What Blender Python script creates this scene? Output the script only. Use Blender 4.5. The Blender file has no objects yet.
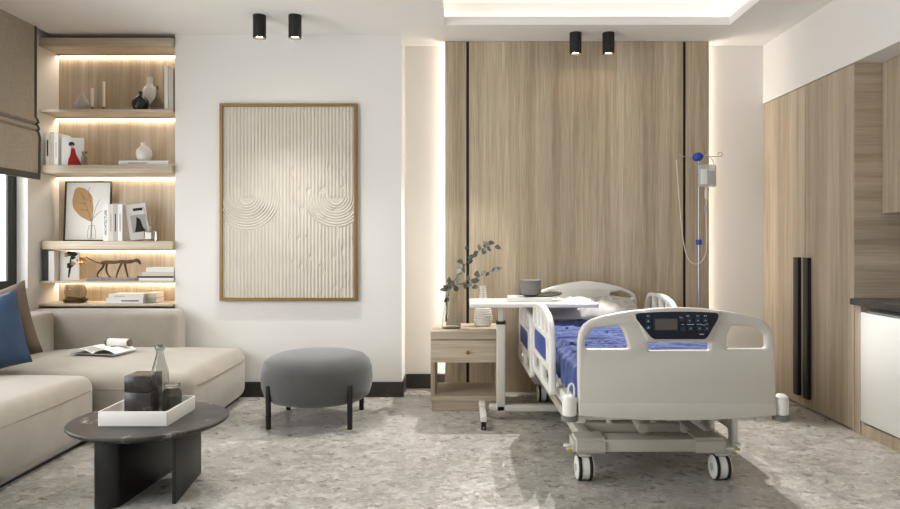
import bpy, bmesh, math, random
import numpy as np
from mathutils import Vector, Matrix, noise

random.seed(7)
PI = math.pi
SC = bpy.context.scene
COL = SC.collection
CAMZ, FPX, VX, VY = 1.153, 700.0, 461.0, 242.0

def X(px, Y): return (px - VX) / FPX * Y
def Z(py, Y): return CAMZ - (py - VY) / FPX * Y

LE = dict(world=.5, bed=200, pic=58, row=0, panel_fill=24, win=80, added_win=134, led=40, led2=13, cove=3.4)
# ------------------------------------------------------------------ materials
def lin(c):
    return tuple(((v / 255) / 12.92 if v / 255 <= .04045 else ((v / 255 + .055) / 1.055) ** 2.4) for v in c) + (1,)

def mat(name, col=(200, 200, 200), rough=.5, metal=0, trans=0, ior=1.45, emit=0, emit_col=None, spec=None, sheen=0, alpha=1, coat=0):
    m = bpy.data.materials.new(name); m.use_nodes = True
    b = m.node_tree.nodes['Principled BSDF']
    b.inputs['Base Color'].default_value = lin(col)
    b.inputs['Roughness'].default_value = rough
    b.inputs['Metallic'].default_value = metal
    b.inputs['IOR'].default_value = ior
    b.inputs['Transmission Weight'].default_value = trans
    b.inputs['Alpha'].default_value = alpha
    if coat: b.inputs['Coat Weight'].default_value = coat
    if spec is not None: b.inputs['Specular IOR Level'].default_value = spec
    if sheen: b.inputs['Sheen Weight'].default_value = sheen
    if emit:
        b.inputs['Emission Color'].default_value = lin(emit_col or col)
        b.inputs['Emission Strength'].default_value = emit
    return m

class NT:
    def __init__(s, m): s.m = m; s.t = m.node_tree; s.b = s.t.nodes['Principled BSDF']
    def n(s, typ, **kw):
        nd = s.t.nodes.new(typ)
        for k, v in kw.items():
            if k.startswith('i_'):
                nd.inputs[k[2:].replace('_', ' ')].default_value = v
            else: setattr(nd, k, v)
        return nd
    def l(s, a, b): s.t.links.new(a, b)
    def coord(s, scale=(1, 1, 1), rot=(0, 0, 0)):
        tc = s.n('ShaderNodeTexCoord'); mp = s.n('ShaderNodeMapping')
        mp.inputs['Scale'].default_value = scale; mp.inputs['Rotation'].default_value = rot
        s.l(tc.outputs['Object'], mp.inputs['Vector']); return mp.outputs['Vector']
    def noise(s, vec, scale=5, detail=4, rough=.55, dist=0):
        nd = s.n('ShaderNodeTexNoise'); nd.inputs['Scale'].default_value = scale
        nd.inputs['Detail'].default_value = detail; nd.inputs['Roughness'].default_value = rough
        nd.inputs['Distortion'].default_value = dist
        s.l(vec, nd.inputs['Vector']); return nd
    def ramp(s, fac, stops, interp='LINEAR'):
        r = s.n('ShaderNodeValToRGB'); cr = r.color_ramp; cr.interpolation = interp
        while len(cr.elements) < len(stops): cr.elements.new(.5)
        for e, (p, c) in zip(cr.elements, stops):
            e.position = p; e.color = lin(c) if len(c) == 3 else c
        s.l(fac, r.inputs['Fac']); return r.outputs['Color']
    def mix(s, fac, a, b, mode='MIX'):
        m = s.n('ShaderNodeMix', data_type='RGBA', blend_type=mode)
        for sock, v in ((m.inputs[0], fac), (m.inputs[6], a), (m.inputs[7], b)):
            if hasattr(v, 'is_linked'): s.l(v, sock)
            elif isinstance(v, (int, float)): sock.default_value = v
            else: sock.default_value = lin(v)
        return m.outputs[2]
    def bump(s, h, strength=.2, dist=.01):
        b = s.n('ShaderNodeBump'); b.inputs['Strength'].default_value = strength; b.inputs['Distance'].default_value = dist
        s.l(h, b.inputs['Height']); s.l(b.outputs['Normal'], s.b.inputs['Normal'])
    def base(s, c): s.l(c, s.b.inputs['Base Color'])

def wood(name, dark, mid, light, axis='z', rough=.5, bands=True, vein=1.0):
    m = mat(name, mid, rough); t = NT(m)
    k = {'x': (.38, 15, 15), 'y': (15, .38, 15), 'z': (15, 15, .38)}[axis]
    v = t.coord(k)
    n1 = t.noise(v, 1.6, 6, .65, .35)
    n2 = t.noise(t.coord(tuple(q * 6 if q > 1 else 1.3 for q in k)), 2.2, 4, .7)
    c = t.ramp(n1.outputs['Fac'], [(.28, dark), (.5, mid), (.72, light)])
    f = t.ramp(n2.outputs['Fac'], [(.35, (150, 150, 150)), (.62, (255, 255, 255))])
    c = t.mix(.38 * vein, c, f, 'MULTIPLY')
    if bands:
        kb = {'x': (0.1, 4.5, 4.5), 'y': (4.5, 0.1, 4.5), 'z': (4.5, 4.5, .1)}[axis]
        n3 = t.noise(t.coord(kb), 1.0, 2, .5)
        g = t.ramp(n3.outputs['Fac'], [(.35, (205, 200, 194)), (.62, (255, 255, 255))])
        c = t.mix(.75, c, g, 'MULTIPLY')
    t.base(c); t.bump(n2.outputs['Fac'], .08, .002)
    return m

M = {}
M['panel'] = wood('oak_panel', (182, 163, 136), (208, 191, 162), (224, 209, 183), 'z', .45, vein=1.3)
M['oak_v'] = wood('oak_vertical', (172, 155, 131), (196, 180, 156), (210, 196, 174), 'z', .45)
M['shelf_back'] = wood('oak_shelf_back_lit', (180, 162, 137), (207, 191, 167), (222, 208, 186), 'z', .5, vein=.8)  # oak made lighter here to stand in for ambient light in the niche
M['oak_x'] = wood('oak_horizontal', (176, 158, 133), (199, 183, 160), (215, 201, 179), 'x', .45, bands=False)
M['oak_y'] = wood('oak_side', (190, 170, 143), (212, 194, 168), (224, 209, 185), 'x', .45)
M['oak_pale'] = wood('oak_pale', (182, 165, 138), (206, 190, 164), (219, 205, 182), 'x', .5, bands=False)
M['wall'] = mat('wall_paint', (233, 230, 224), .85)
M['ceil'] = mat('ceiling_paint', (244, 242, 238), .9)
M['white'] = mat('white_plastic', (226, 222, 213), .38)
M['bedgrey'] = mat('bed_plastic', (205, 199, 188), .4)
M['bedwhite'] = mat('bed_plastic_white', (228, 225, 216), .38)
M['bedmetal'] = mat('bed_painted_steel', (190, 184, 172), .45)
M['blue_panel'] = mat('blue_plastic', (34, 70, 150), .35)
M['black'] = mat('black_metal', (24, 23, 22), .45)
M['blackgloss'] = mat('black_rubber', (22, 22, 22), .6)
M['chrome'] = mat('chrome', (205, 205, 205), .22, 1)
M['gold'] = mat('brass', (176, 132, 70), .3, 1)
M['bronze'] = mat('bronze', (92, 73, 49), .42, 1)
M['goldframe'] = mat('gold_frame', (138, 108, 62), .42, .55)
M['led'] = mat('led_warm', (255, 232, 200), .5, emit=LE['led'], emit_col=(255, 240, 220))
M['led2'] = mat('led_white', (255, 240, 222), .5, emit=LE['led2'], emit_col=(255, 248, 240))
M['led_cove'] = mat('led_cove', (255, 242, 226), .5, emit=LE['cove'], emit_col=(255, 248, 240))
M['lens'] = mat('lamp_lens', (255, 230, 190), .3, emit=30, emit_col=(255, 226, 184))
M['glass'] = mat('clear_glass', (240, 241, 238), .03, trans=1, ior=1.22)
M['greyglass'] = mat('grey_glass', (222, 224, 221), .04, trans=1, ior=1.25)
M['smoke'] = mat('smoked_glass', (186, 186, 184), .05, trans=1, ior=1.25)
M['window_glass'] = mat('window_glass', (250, 252, 252), .0, alpha=.08)
M['paper'] = mat('paper', (232, 229, 222), .8)
M['cover_white'] = mat('cover_white', (226, 224, 218), .5)
M['cover_grey'] = mat('cover_grey', (176, 174, 168), .55)
M['cover_dark'] = mat('cover_dark', (58, 60, 64), .55)
M['cover_beige'] = mat('cover_beige', (206, 196, 180), .6)
M['cover_black'] = mat('cover_black', (34, 34, 34), .5)
M['ink'] = mat('ink', (30, 30, 30), .7)
M['redink'] = mat('red_ink', (160, 16, 14), .6)
M['leafink'] = mat('leaf_print', (178, 142, 100), .8)
M['paleink'] = mat('pale_ink', (168, 164, 156), .8)
M['ceramic'] = mat('white_ceramic', (226, 221, 212), .35)
M['greyceramic'] = mat('grey_ceramic', (176, 171, 162), .45)
M['darkglass'] = mat('dark_glaze', (36, 33, 30), .15)
M['candle'] = mat('candle_wax', (232, 226, 212), .6)
M['pole'] = mat('pole_steel', (168, 170, 172), .36, 1)
M['iv'] = mat('iv_plastic', (240, 241, 239), .15, trans=.5, ior=1.2)
M['ivlabel'] = mat('iv_label', (238, 238, 234), .5)
M['tube'] = mat('clear_tube', (232, 222, 202), .3, trans=.1, ior=1.2)
M['ivblue'] = mat('iv_blue', (40, 76, 168), .4)
M['speaker'] = mat('grey_fabric', (120, 117, 112), .9)
M['fridge'] = mat('fridge_white', (232, 231, 226), .3)
M['handle'] = mat('handle_black', (14, 13, 12), .5)
M['screen'] = mat('screen', (92, 86, 74), .2)
M['navy'] = mat('panel_navy', (14, 24, 38), .25)
M['icon'] = mat('icon_print', (176, 188, 200), .6)
M['key'] = mat('key_membrane', (30, 46, 62), .4)
M['yellow'] = mat('yellow_green', (186, 178, 60), .5)
M['skin'] = mat('red_fig', (206, 168, 140), .7)

def fabric(name, col, col2, scale=60, bump=.15, sheen=.3, rough=.9, big=3.0):
    m = mat(name, col, rough, sheen=sheen); t = NT(m)
    v = t.coord()
    n1 = t.noise(v, big, 4, .6); n2 = t.noise(v, scale, 3, .6)
    c = t.ramp(n1.outputs['Fac'], [(.3, col2), (.65, col)])
    t.base(c); t.bump(n2.outputs['Fac'], bump, .003); return m
M['sofa'] = fabric('sofa_velvet', (162, 154, 140), (148, 140, 126), 40, .08, .35)
M['pouf'] = fabric('pouf_velvet', (84, 83, 80), (74, 73, 71), 60, .12, .4)
M['bluecush'] = fabric('blue_woven', (48, 68, 92), (40, 58, 82), 130, .6, .2)
M['browncush'] = fabric('brown_woven', (102, 86, 68), (86, 72, 56), 120, .4, .2)
M['pillow'] = fabric('white_cotton', (206, 204, 199), (196, 194, 189), 90, .1, 0)
M['blanket'] = fabric('blue_cotton', (62, 78, 134), (44, 57, 104), 26, .15, .15, big=9)
M['mattress'] = fabric('navy_vinyl', (54, 70, 140), (46, 62, 128), 20, .05, 0)
M['piping'] = mat('sofa_piping', (150, 140, 124), .8)

def blindmat():
    m = mat('linen_blind', (150, 140, 124), .9); t = NT(m)
    a = t.noise(t.coord((1, 90, 3)), 3, 3, .6); b = t.noise(t.coord((1, 3, 110)), 3, 3, .6)
    c = t.mix(.5, a.outputs['Fac'], b.outputs['Fac'])
    t.base(t.ramp(c, [(.35, (154, 145, 130)), (.65, (186, 177, 162))]))
    b_ = t.b; b_.inputs['Transmission Weight'].default_value = 0
    return m
M['blind'] = blindmat()
M['blindtrim'] = mat('blind_trim', (84, 80, 72), .9)

def floormat():
    m = mat('terrazzo', (180, 176, 168), .32); t = NT(m)
    base_v = t.coord((1, 1.15, 1))
    dn = t.noise(base_v, 9, 4, .65)
    dv = t.n('ShaderNodeVectorMath', operation='MULTIPLY_ADD')
    dv.inputs[1].default_value = (.13, .13, .13)
    t.l(dn.outputs['Color'], dv.inputs[0]); t.l(base_v, dv.inputs[2])
    def vor(scale):
        v = t.n('ShaderNodeTexVoronoi'); v.inputs['Scale'].default_value = scale; v.inputs['Randomness'].default_value = 1
        t.l(dv.outputs[0], v.inputs['Vector']); return v
    v1, v2, v3 = vor(12), vor(27), vor(64)
    def bw(sock):
        s = t.n('ShaderNodeSeparateColor'); t.l(sock, s.inputs[0]); return s.outputs[0]
    c1 = t.ramp(bw(v1.outputs['Color']), [(0, (150, 145, 137)), (.4, (182, 178, 171)), (.75, (202, 199, 193)), (1, (224, 222, 217))])
    c2 = t.ramp(bw(v2.outputs['Color']), [(0, (124, 118, 110)), (.35, (170, 165, 157)), (.7, (200, 197, 191)), (1, (230, 228, 223))])
    c3 = t.ramp(bw(v3.outputs['Color']), [(0, (128, 122, 114)), (.3, (172, 167, 159)), (.8, (204, 201, 195)), (1, (238, 236, 232))])
    c = t.mix(.55, c1, c2); c = t.mix(.46, c, c3)
    big = t.noise(base_v, 1.4, 3, .6)
    c = t.mix(.5, c, t.ramp(big.outputs['Fac'], [(.35, (212, 209, 203)), (.65, (255, 255, 255))]), 'MULTIPLY')
    t.base(t.mix(1.0, c, (236, 235, 233), 'MULTIPLY'))
    rr = t.ramp(bw(v2.outputs['Color']), [(0, (.26, .26, .26, 1)), (1, (.42, .42, .42, 1))]); t.l(rr, t.b.inputs['Roughness'])
    return m
M['floor'] = floormat()

def marble(name, base, base2, vein, rough=.25, scale=3.0, amount=.5):
    m = mat(name, base, rough); t = NT(m); v = t.coord()
    n = t.noise(v, scale * 2, 5, .65)
    c = t.ramp(n.outputs['Fac'], [(.3, base2), (.7, base)])
    w = t.noise(v, scale, 6, .6, 1.2)
    sub = t.n('ShaderNodeMath', operation='SUBTRACT'); sub.inputs[1].default_value = .5; t.l(w.outputs['Fac'], sub.inputs[0])
    ab = t.n('ShaderNodeMath', operation='ABSOLUTE'); t.l(sub.outputs[0], ab.inputs[0])
    f = t.ramp(ab.outputs[0], [(0, (255, 255, 255)), (.012, (120, 120, 120)), (.035, (0, 0, 0))])
    k = t.noise(v, scale * 1.3, 2, .5)
    f2 = t.mix(1.0, f, t.ramp(k.outputs['Fac'], [(.5, (0, 0, 0)), (.62, (255, 255, 255))]), 'MULTIPLY')
    t.base(t.mix(t.mix(amount, (0, 0, 0), f2), c, vein)); return m
M['marble'] = marble('grey_marble', (66, 62, 57), (44, 41, 38), (190, 184, 174), .42, 2.6, .9)
M['marble'].node_tree.nodes['Principled BSDF'].inputs['Specular IOR Level'].default_value = .3
M['darkmarble'] = marble('dark_marble', (58, 54, 50), (38, 35, 33), (150, 142, 132), .25, 9, .5)
M['stone'] = marble('dark_stone', (64, 61, 58), (46, 44, 42), (120, 116, 110), .3, 4, .4)
M['base'] = marble('skirting_stone', (62, 58, 53), (42, 39, 36), (96, 90, 84), .4, 5, .5)
M['rockbase'] = marble('rough_stone', (150, 146, 138), (112, 108, 101), (190, 186, 180), .8, 12, .4)
M['canvas'] = mat('plaster_relief', (206, 199, 185), .9)
M['leaf'] = mat('eucalyptus_leaf', (92, 96, 86), .6)
M['leaf2'] = mat('eucalyptus_leaf_pale', (140, 147, 134), .6)
M['stem'] = mat('stem', (84, 74, 60), .8)
M['reed'] = mat('reed', (176, 156, 128), .8)

# ------------------------------------------------------------------ mesh helpers
def new_bm(): return bmesh.new()

def box(bm, x0, x1, y0, y1, z0, z1, bev=0, seg=2):
    b2 = bmesh.new()
    bmesh.ops.create_cube(b2, size=1)
    for v in b2.verts:
        v.co = Vector(((x0 + x1) / 2 + v.co.x * (x1 - x0), (y0 + y1) / 2 + v.co.y * (y1 - y0), (z0 + z1) / 2 + v.co.z * (z1 - z0)))
    if bev:
        bmesh.ops.bevel(b2, geom=b2.edges[:], offset=bev, segments=seg, affect='EDGES', profile=.5)
    join(bm, b2); return bm

def join(bm, b2, mtx=None):
    me = bpy.data.meshes.new('tmp'); b2.to_mesh(me); b2.free()
    if mtx: me.transform(mtx)
    bm.from_mesh(me); bpy.data.meshes.remove(me)

def cyl(bm, p0, p1, r0, r1=None, seg=24, bev=0):
    p0, p1 = Vector(p0), Vector(p1); r1 = r0 if r1 is None else r1
    d = p1 - p0; L = d.length
    b2 = bmesh.new()
    bmesh.ops.create_cone(b2, cap_ends=True, segments=seg, radius1=r0, radius2=r1, depth=L)
    if bev:
        es = [e for e in b2.edges if len(e.link_faces) == 2 and any(len(f.verts) > 4 for f in e.link_faces)]
        bmesh.ops.bevel(b2, geom=es, offset=bev, segments=3, affect='EDGES', profile=.5)
    q = Vector((0, 0, 1)).rotation_difference(d.normalized())
    join(bm, b2, Matrix.Translation((p0 + p1) / 2) @ q.to_matrix().to_4x4()); return bm

def lathe(bm, prof, c=(0, 0, 0), seg=32, sq=None):
    vs = []
    for r, z in prof:
        if r < 1e-6: vs.append([bm.verts.new((c[0], c[1], c[2] + z))])
        else: vs.append([bm.verts.new((c[0] + r * math.cos(2 * PI * k / seg), c[1] + r * math.sin(2 * PI * k / seg), c[2] + z)) for k in range(seg)])
    for a, b in zip(vs, vs[1:]):
        for k in range(seg):
            k2 = (k + 1) % seg
            if len(a) == 1 and len(b) == 1: continue
            if len(a) == 1: bm.faces.new((a[0], b[k2], b[k]))
            elif len(b) == 1: bm.faces.new((a[k], a[k2], b[0]))
            else: bm.faces.new((a[k], a[k2], b[k2], b[k]))
    return bm

def smooth_path(pts, n=8):
    P = [Vector(p) for p in pts]; out = []
    for i in range(len(P) - 1):
        p0 = P[max(i - 1, 0)]; p1 = P[i]; p2 = P[i + 1]; p3 = P[min(i + 2, len(P) - 1)]
        for k in range(n):
            t = k / n
            out.append(.5 * ((2 * p1) + (p2 - p0) * t + (2 * p0 - 5 * p1 + 4 * p2 - p3) * t * t + (3 * p1 - p0 - 3 * p2 + p3) * t ** 3))
    out.append(P[-1]); return out

def tube(bm, pts, r, seg=8, closed=False):
    P = [Vector(p) for p in pts]; n = len(P)
    rs = r if isinstance(r, (list, tuple)) else [r] * n
    up = Vector((.123, .31, .94)); rings = []
    prevN = None
    for i in range(n):
        a = P[(i - 1) % n] if (closed or i) else P[i]; b = P[(i + 1) % n] if (closed or i < n - 1) else P[i]
        t = (b - a).normalized()
        if prevN is None:
            N = t.cross(up).normalized()
        else:
            N = (prevN - t * prevN.dot(t)).normalized()
        prevN = N; B = t.cross(N)
        rings.append([bm.verts.new(P[i] + (N * math.cos(2 * PI * k / seg) + B * math.sin(2 * PI * k / seg)) * rs[i]) for k in range(seg)])
    m = n if closed else n - 1
    for i in range(m):
        a, b = rings[i], rings[(i + 1) % n]
        for k in range(seg):
            bm.faces.new((a[k], a[(k + 1) % seg], b[(k + 1) % seg], b[k]))
    if not closed:
        bm.faces.new(rings[0][::-1]); bm.faces.new(rings[-1])
    return bm

def round_poly(pts, r, seg=6):
    n = len(pts); out = []
    for i in range(n):
        p = Vector(pts[i]); a = Vector(pts[i - 1]); b = Vector(pts[(i + 1) % n])
        rr = r[i] if isinstance(r, (list, tuple)) else r
        da, db = (a - p), (b - p)
        rr = min(rr, da.length * .48, db.length * .48)
        if rr < 1e-5: out.append(tuple(p)); continue
        q0 = p + da.normalized() * rr; q1 = p + db.normalized() * rr
        for k in range(seg + 1):
            t = k / seg
            out.append(tuple(q0 * (1 - t) ** 2 + p * 2 * t * (1 - t) + q1 * t * t))
    return out

def plate(bm, outline, holes, th, bev, plane, pos):
    """a plate with holes. plane 'xz': outline is (x,z), thickness about y=pos; 'yz': (y,z) about x=pos; 'xy': (x,y) about z=pos"""
    cu = bpy.data.curves.new('tmp', 'CURVE'); cu.dimensions = '2D'; cu.fill_mode = 'BOTH'
    for pl in [outline] + list(holes):
        s = cu.splines.new('POLY'); s.points.add(len(pl) - 1)
        for p, q in zip(s.points, pl): p.co = (q[0], q[1], 0, 1)
        s.use_cyclic_u = True
    cu.extrude = th / 2 - bev; cu.bevel_depth = bev; cu.bevel_resolution = 2; cu.offset = -bev
    o = bpy.data.objects.new('tmp', cu); COL.objects.link(o)
    dg = bpy.context.evaluated_depsgraph_get()
    me = bpy.data.meshes.new_from_object(o.evaluated_get(dg))
    bpy.data.objects.remove(o); bpy.data.curves.remove(cu)
    if plane == 'xz': T = Matrix(((1, 0, 0, 0), (0, 0, 1, pos), (0, 1, 0, 0), (0, 0, 0, 1)))
    elif plane == 'yz': T = Matrix(((0, 0, 1, pos), (1, 0, 0, 0), (0, 1, 0, 0), (0, 0, 0, 1)))
    else: T = Matrix.Translation((0, 0, pos))
    me.transform(T); bm.from_mesh(me); bpy.data.meshes.remove(me)
    bmesh.ops.remove_doubles(bm, verts=bm.verts[:], dist=1e-5)
    bmesh.ops.recalc_face_normals(bm, faces=bm.faces[:]); return bm

def soft_box(bm, lo, hi, r, n=10, puff=(0, 0, 0), wob=0, wscale=3, seed=0):
    lo, hi = Vector(lo), Vector(hi); r = min(r, min((hi - lo)) * .499)
    def axis(a, b):
        L = b - a; k = 5
        inn = max(2, int(n))
        s = [a + r * (1 - math.cos(PI / 2 * i / k)) * 1.0 for i in range(k)]
        s += [a + r + (L - 2 * r) * i / inn for i in range(inn + 1)]
        s += [b - r * (1 - math.cos(PI / 2 * (k - 1 - i) / k)) for i in range(k)]
        return s
    ax = [axis(lo[i], hi[i]) for i in range(3)]
    b2 = bmesh.new()
    for d in range(3):
        u, v = (d + 1) % 3, (d + 2) % 3
        for val, flip in ((lo[d], True), (hi[d], False)):
            g = []
            for a in ax[u]:
                row = []
                for c in ax[v]:
                    p = Vector((0, 0, 0)); p[d] = val; p[u] = a; p[v] = c
                    row.append(b2.verts.new(p))
                g.append(row)
            for i in range(len(g) - 1):
                for j in range(len(g[0]) - 1):
                    f = (g[i][j], g[i + 1][j], g[i + 1][j + 1], g[i][j + 1])
                    b2.faces.new(f[::-1] if flip else f)
    bmesh.ops.remove_doubles(b2, verts=b2.verts[:], dist=1e-6)
    ctr = (lo + hi) / 2; hf = (hi - lo) / 2
    for vtx in b2.verts:
        p = vtx.co
        q = Vector([min(max(p[i], lo[i] + r), hi[i] - r) for i in range(3)])
        d = p - q
        if d.length > 1e-9: p = q + d.normalized() * r
        else: p = p.copy()
        w = [(p[i] - ctr[i]) / hf[i] for i in range(3)]
        for i in range(3):
            if puff[i]:
                o = [w[j] for j in range(3) if j != i]
                p[i] += puff[i] * w[i] * (1 - min(1, abs(o[0])) ** 2) * (1 - min(1, abs(o[1])) ** 2)
        if wob:
            p += Vector((noise.noise(p * wscale + Vector((seed, 0, 0))), noise.noise(p * wscale + Vector((0, seed + 9, 0))), noise.noise(p * wscale + Vector((0, 0, seed + 5))))) * wob
        vtx.co = p
    join(bm, b2); return bm

# ------------------------------------------------------------------ object helpers
WM = {}
def thing(name, label, cat, loc=(0, 0, 0), group=None):
    o = bpy.data.objects.new(name, None); COL.objects.link(o)
    o.location = loc; o.empty_display_size = .05
    WM[o] = Matrix.Translation(loc)
    o['label'] = label; o['category'] = cat
    if group: o['group'] = group
    return o

def finish(me, smooth, ang=35):
    if not smooth: return
    me.polygons.foreach_set('use_smooth', [True] * len(me.polygons))
    try: me.set_sharp_from_angle(angle=math.radians(ang))
    except Exception: pass

def obj(name, bm, m, parent=None, label=None, local=False, smooth=True, ang=35, normals=True):
    if normals: bmesh.ops.recalc_face_normals(bm, faces=bm.faces[:])
    me = bpy.data.meshes.new(name); bm.to_mesh(me); bm.free()
    o = bpy.data.objects.new(name, me); COL.objects.link(o)
    me.materials.append(M[m] if isinstance(m, str) else m)
    if parent is not None:
        if not local: me.transform(WM[parent].inverted())
        o.parent = parent; WM[o] = WM[parent]
    finish(me, smooth, ang)
    if label: o['label'] = label
    return o

def solo(name, bm, m, label, cat, base, group=None, **kw):
    o = obj(name, bm, m, **kw)
    o.data.transform(Matrix.Translation(-Vector(base))); o.location = base
    WM[o] = Matrix.Translation(base)
    o['label'] = label; o['category'] = cat
    if group: o['group'] = group
    return o

def struct(name, bm, m, **kw):
    o = obj(name, bm, m, smooth=False, **kw)
    if o.parent is None: o['kind'] = 'structure'
    return o

# ================================================================== THE ROOM
XL, XR = -3.12, 2.384
YB, YP = 5.526, 5.214          # bed wall, painting wall
XP0, XP1 = -2.13, -.441        # painting wall
YN = 5.46                      # niche back wall
YC = .3                        # the shell ends behind the camera's view
HC = 2.70

bm = new_bm(); box(bm, -4.2, 4.2, -1.5, 6.0, -.12, 0); struct('floor', bm, 'floor')
bm = new_bm(); box(bm, XP1 - .2, 3.2, YB, YB + .15, 0, 3.0); struct('wall_back', bm, 'wall')
bm = new_bm(); box(bm, XP0, XP1, YP, YB + .15, 0, HC + .02); struct('wall_middle', bm, 'wall')
bm = new_bm(); box(bm, XL - .25, XP0, YN, YN + .15, 0, 3.0); struct('wall_niche', bm, 'wall')
# left wall with the window opening
WY0, WY1, WZ0, WZ1 = 3.1, 5.04, .82, 2.35
VY0, VY1, VZ0, VZ1 = .5, 2.8, .3, 2.5  # second opening, out of view, added to let more light in
bm = new_bm()
T = .22
box(bm, XL - T, XL, WY1, YN + .15, 0, 3.0)
box(bm, XL - T, XL, VY1, WY0, 0, 3.0); box(bm, XL - T, XL, YC, VY0, 0, 3.0); box(bm, XL - T, XL, VY0, VY1, 0, VZ0); box(bm, XL - T, XL, VY0, VY1, VZ1, 3.0)
box(bm, XL - T, XL, WY0, WY1, 0, WZ0)
box(bm, XL - T, XL, WY0, WY1, WZ1, 3.0)
struct('wall_left', bm, 'wall')
bm = new_bm(); box(bm, XR, 3.2, YC, YB, 2.244, HC + .06); struct('wall_right', bm, 'wall')
bm = new_bm(); box(bm, 3.0, 3.2, YC, YB, 0, 2.244); struct('wall_side', bm, 'wall')
# ceiling slab with the cove opening, and the raised ceiling in it
CX0, CX1, CY1 = -.12, 1.912, 4.986
bm = new_bm()
box(bm, -3.06, CX0, YC, YB, HC, HC + .06)
box(bm, CX1, 3.2, YC, YB, HC, HC + .06)
box(bm, CX0, CX1, CY1, YB, HC, HC + .06)
box(bm, CX0, CX1, YC, 1.2, HC, HC + .06)
struct('ceiling', bm, 'ceil')
bm = new_bm()
box(bm, -3.35, 3.2, YC, YB + .1, 2.90, 2.96)
struct('ceiling_raised', bm, 'ceil')
bm = new_bm()
box(bm, CX0 - .16, CX0 - .13, 1.0, CY1 + .16, 2.76, 2.9); box(bm, CX1 + .13, CX1 + .16, 1.0, CY1 + .16, 2.76, 2.9)
box(bm, CX0 - .16, CX1 + .16, CY1 + .13, CY1 + .16, 2.76, 2.9)
box(bm, CX0 - .16, CX1 + .16, 1.0, 1.03, 2.76, 2.9)
struct('trim_1', bm, 'ceil')
t = thing('cove_light', 'warm white light strip hidden in the ceiling cove over the bed', 'light strip', (.9, 4.9, 2.765))
bm = new_bm()
box(bm, CX0 - .11, CX0 - .085, 1.2, CY1 + .1, 2.762, 2.775); box(bm, CX1 + .085, CX1 + .11, 1.2, CY1 + .1, 2.762, 2.775)
box(bm, CX0 - .08, CX1 + .08, CY1 + .08, CY1 + .105, 2.762, 2.775)
obj('diffuser', bm, 'led_cove', t)
# skirting
bm = new_bm(); box(bm, XP0 + .01, XP1 + .014, YP - .014, YP + .01, 0, .112, .002); box(bm, XP1 - .01, XP1 + .014, YP, YB - .005, 0, .112, .002); struct('baseboard_middle', bm, 'base')
bm = new_bm(); box(bm, XP1 + .014, -.1, YB - .014, YB + .005, 0, .112, .002); struct('baseboard_back', bm, 'base')
bm = new_bm(); box(bm, 1.9, XR, YB - .014, YB + .005, 0, .112, .002); struct('baseboard_right', bm, 'base')
# window
bm = new_bm()
fx0, fx1 = -3.214, -3.195
for (a, b, c, d) in ((WY0, WY0 + .09, WZ0, WZ1), (WY1 - .1, WY1 - .004, WZ0, WZ1), (WY0 + .09, WY1 - .1, WZ0, WZ0 + .06), (WY0 + .09, WY1 - .1, WZ1 - .06, WZ1), (4.02, 4.10, WZ0 + .06, WZ1 - .06)):
    box(bm, fx0, fx1, a, b, c, d, .003)
w = struct('window_1', bm, 'black')
bm = new_bm(); box(bm, -3.207, -3.203, WY0 + .08, 4.03, WZ0 + .05, WZ1 - .05); box(bm, -3.207, -3.203, 4.09, WY1 - .09, WZ0 + .05, WZ1 - .05)
WM[w] = Matrix.Identity(4)
obj('window_pane', bm, 'window_glass', w)

# ------------------------------------------------------------------ roman blind
bx = -3.055
t = thing('roman_blind', 'taupe linen roman blind with dark edging covering the top of the window', 'blind', (bx, 4.2, 1.6))
BY0, BY1 = 3.0, 5.035
prof = [(0, 2.84), (0, 2.05), (.012, 2.03), (.02, 2.012), (.004, 2.0), (-.004, 1.995), (.016, 1.985), (.024, 1.962), (.008, 1.95), (0, 1.955), (.02, 1.94), (.03, 1.9), (.026, 1.62), (.022, 1.605)]
bm = new_bm(); th = .006
for s in (0, 1):
    rows = [[bm.verts.new((bx + dx + (0 if s == 0 else -th), yy, z)) for yy in np.linspace(BY0, BY1 - .022, 24)] for dx, z in prof]
    for a, b in zip(rows, rows[1:]):
        for k in range(len(a) - 1):
            bm.faces.new((a[k], a[k + 1], b[k + 1], b[k]))
obj('fabric', bm, 'blind', t, normals=False)
bm = new_bm(); tube(bm, [(bx + dx, BY1 - .012, z) for dx, z in prof], .011, 6); obj('edging', bm, 'blindtrim', t, label='dark side edging')
bm = new_bm(); box(bm, bx + .018, bx + .032, BY0, BY1, 1.6, 1.645, .003); obj('bottom_hem', bm, 'blindtrim', t, label='darker bottom hem')
bm = new_bm(); box(bm, bx - .04, bx - .01, BY0, BY1 - .01, 2.8, 2.88, .003); obj('headrail', bm, 'white', t)

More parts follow.
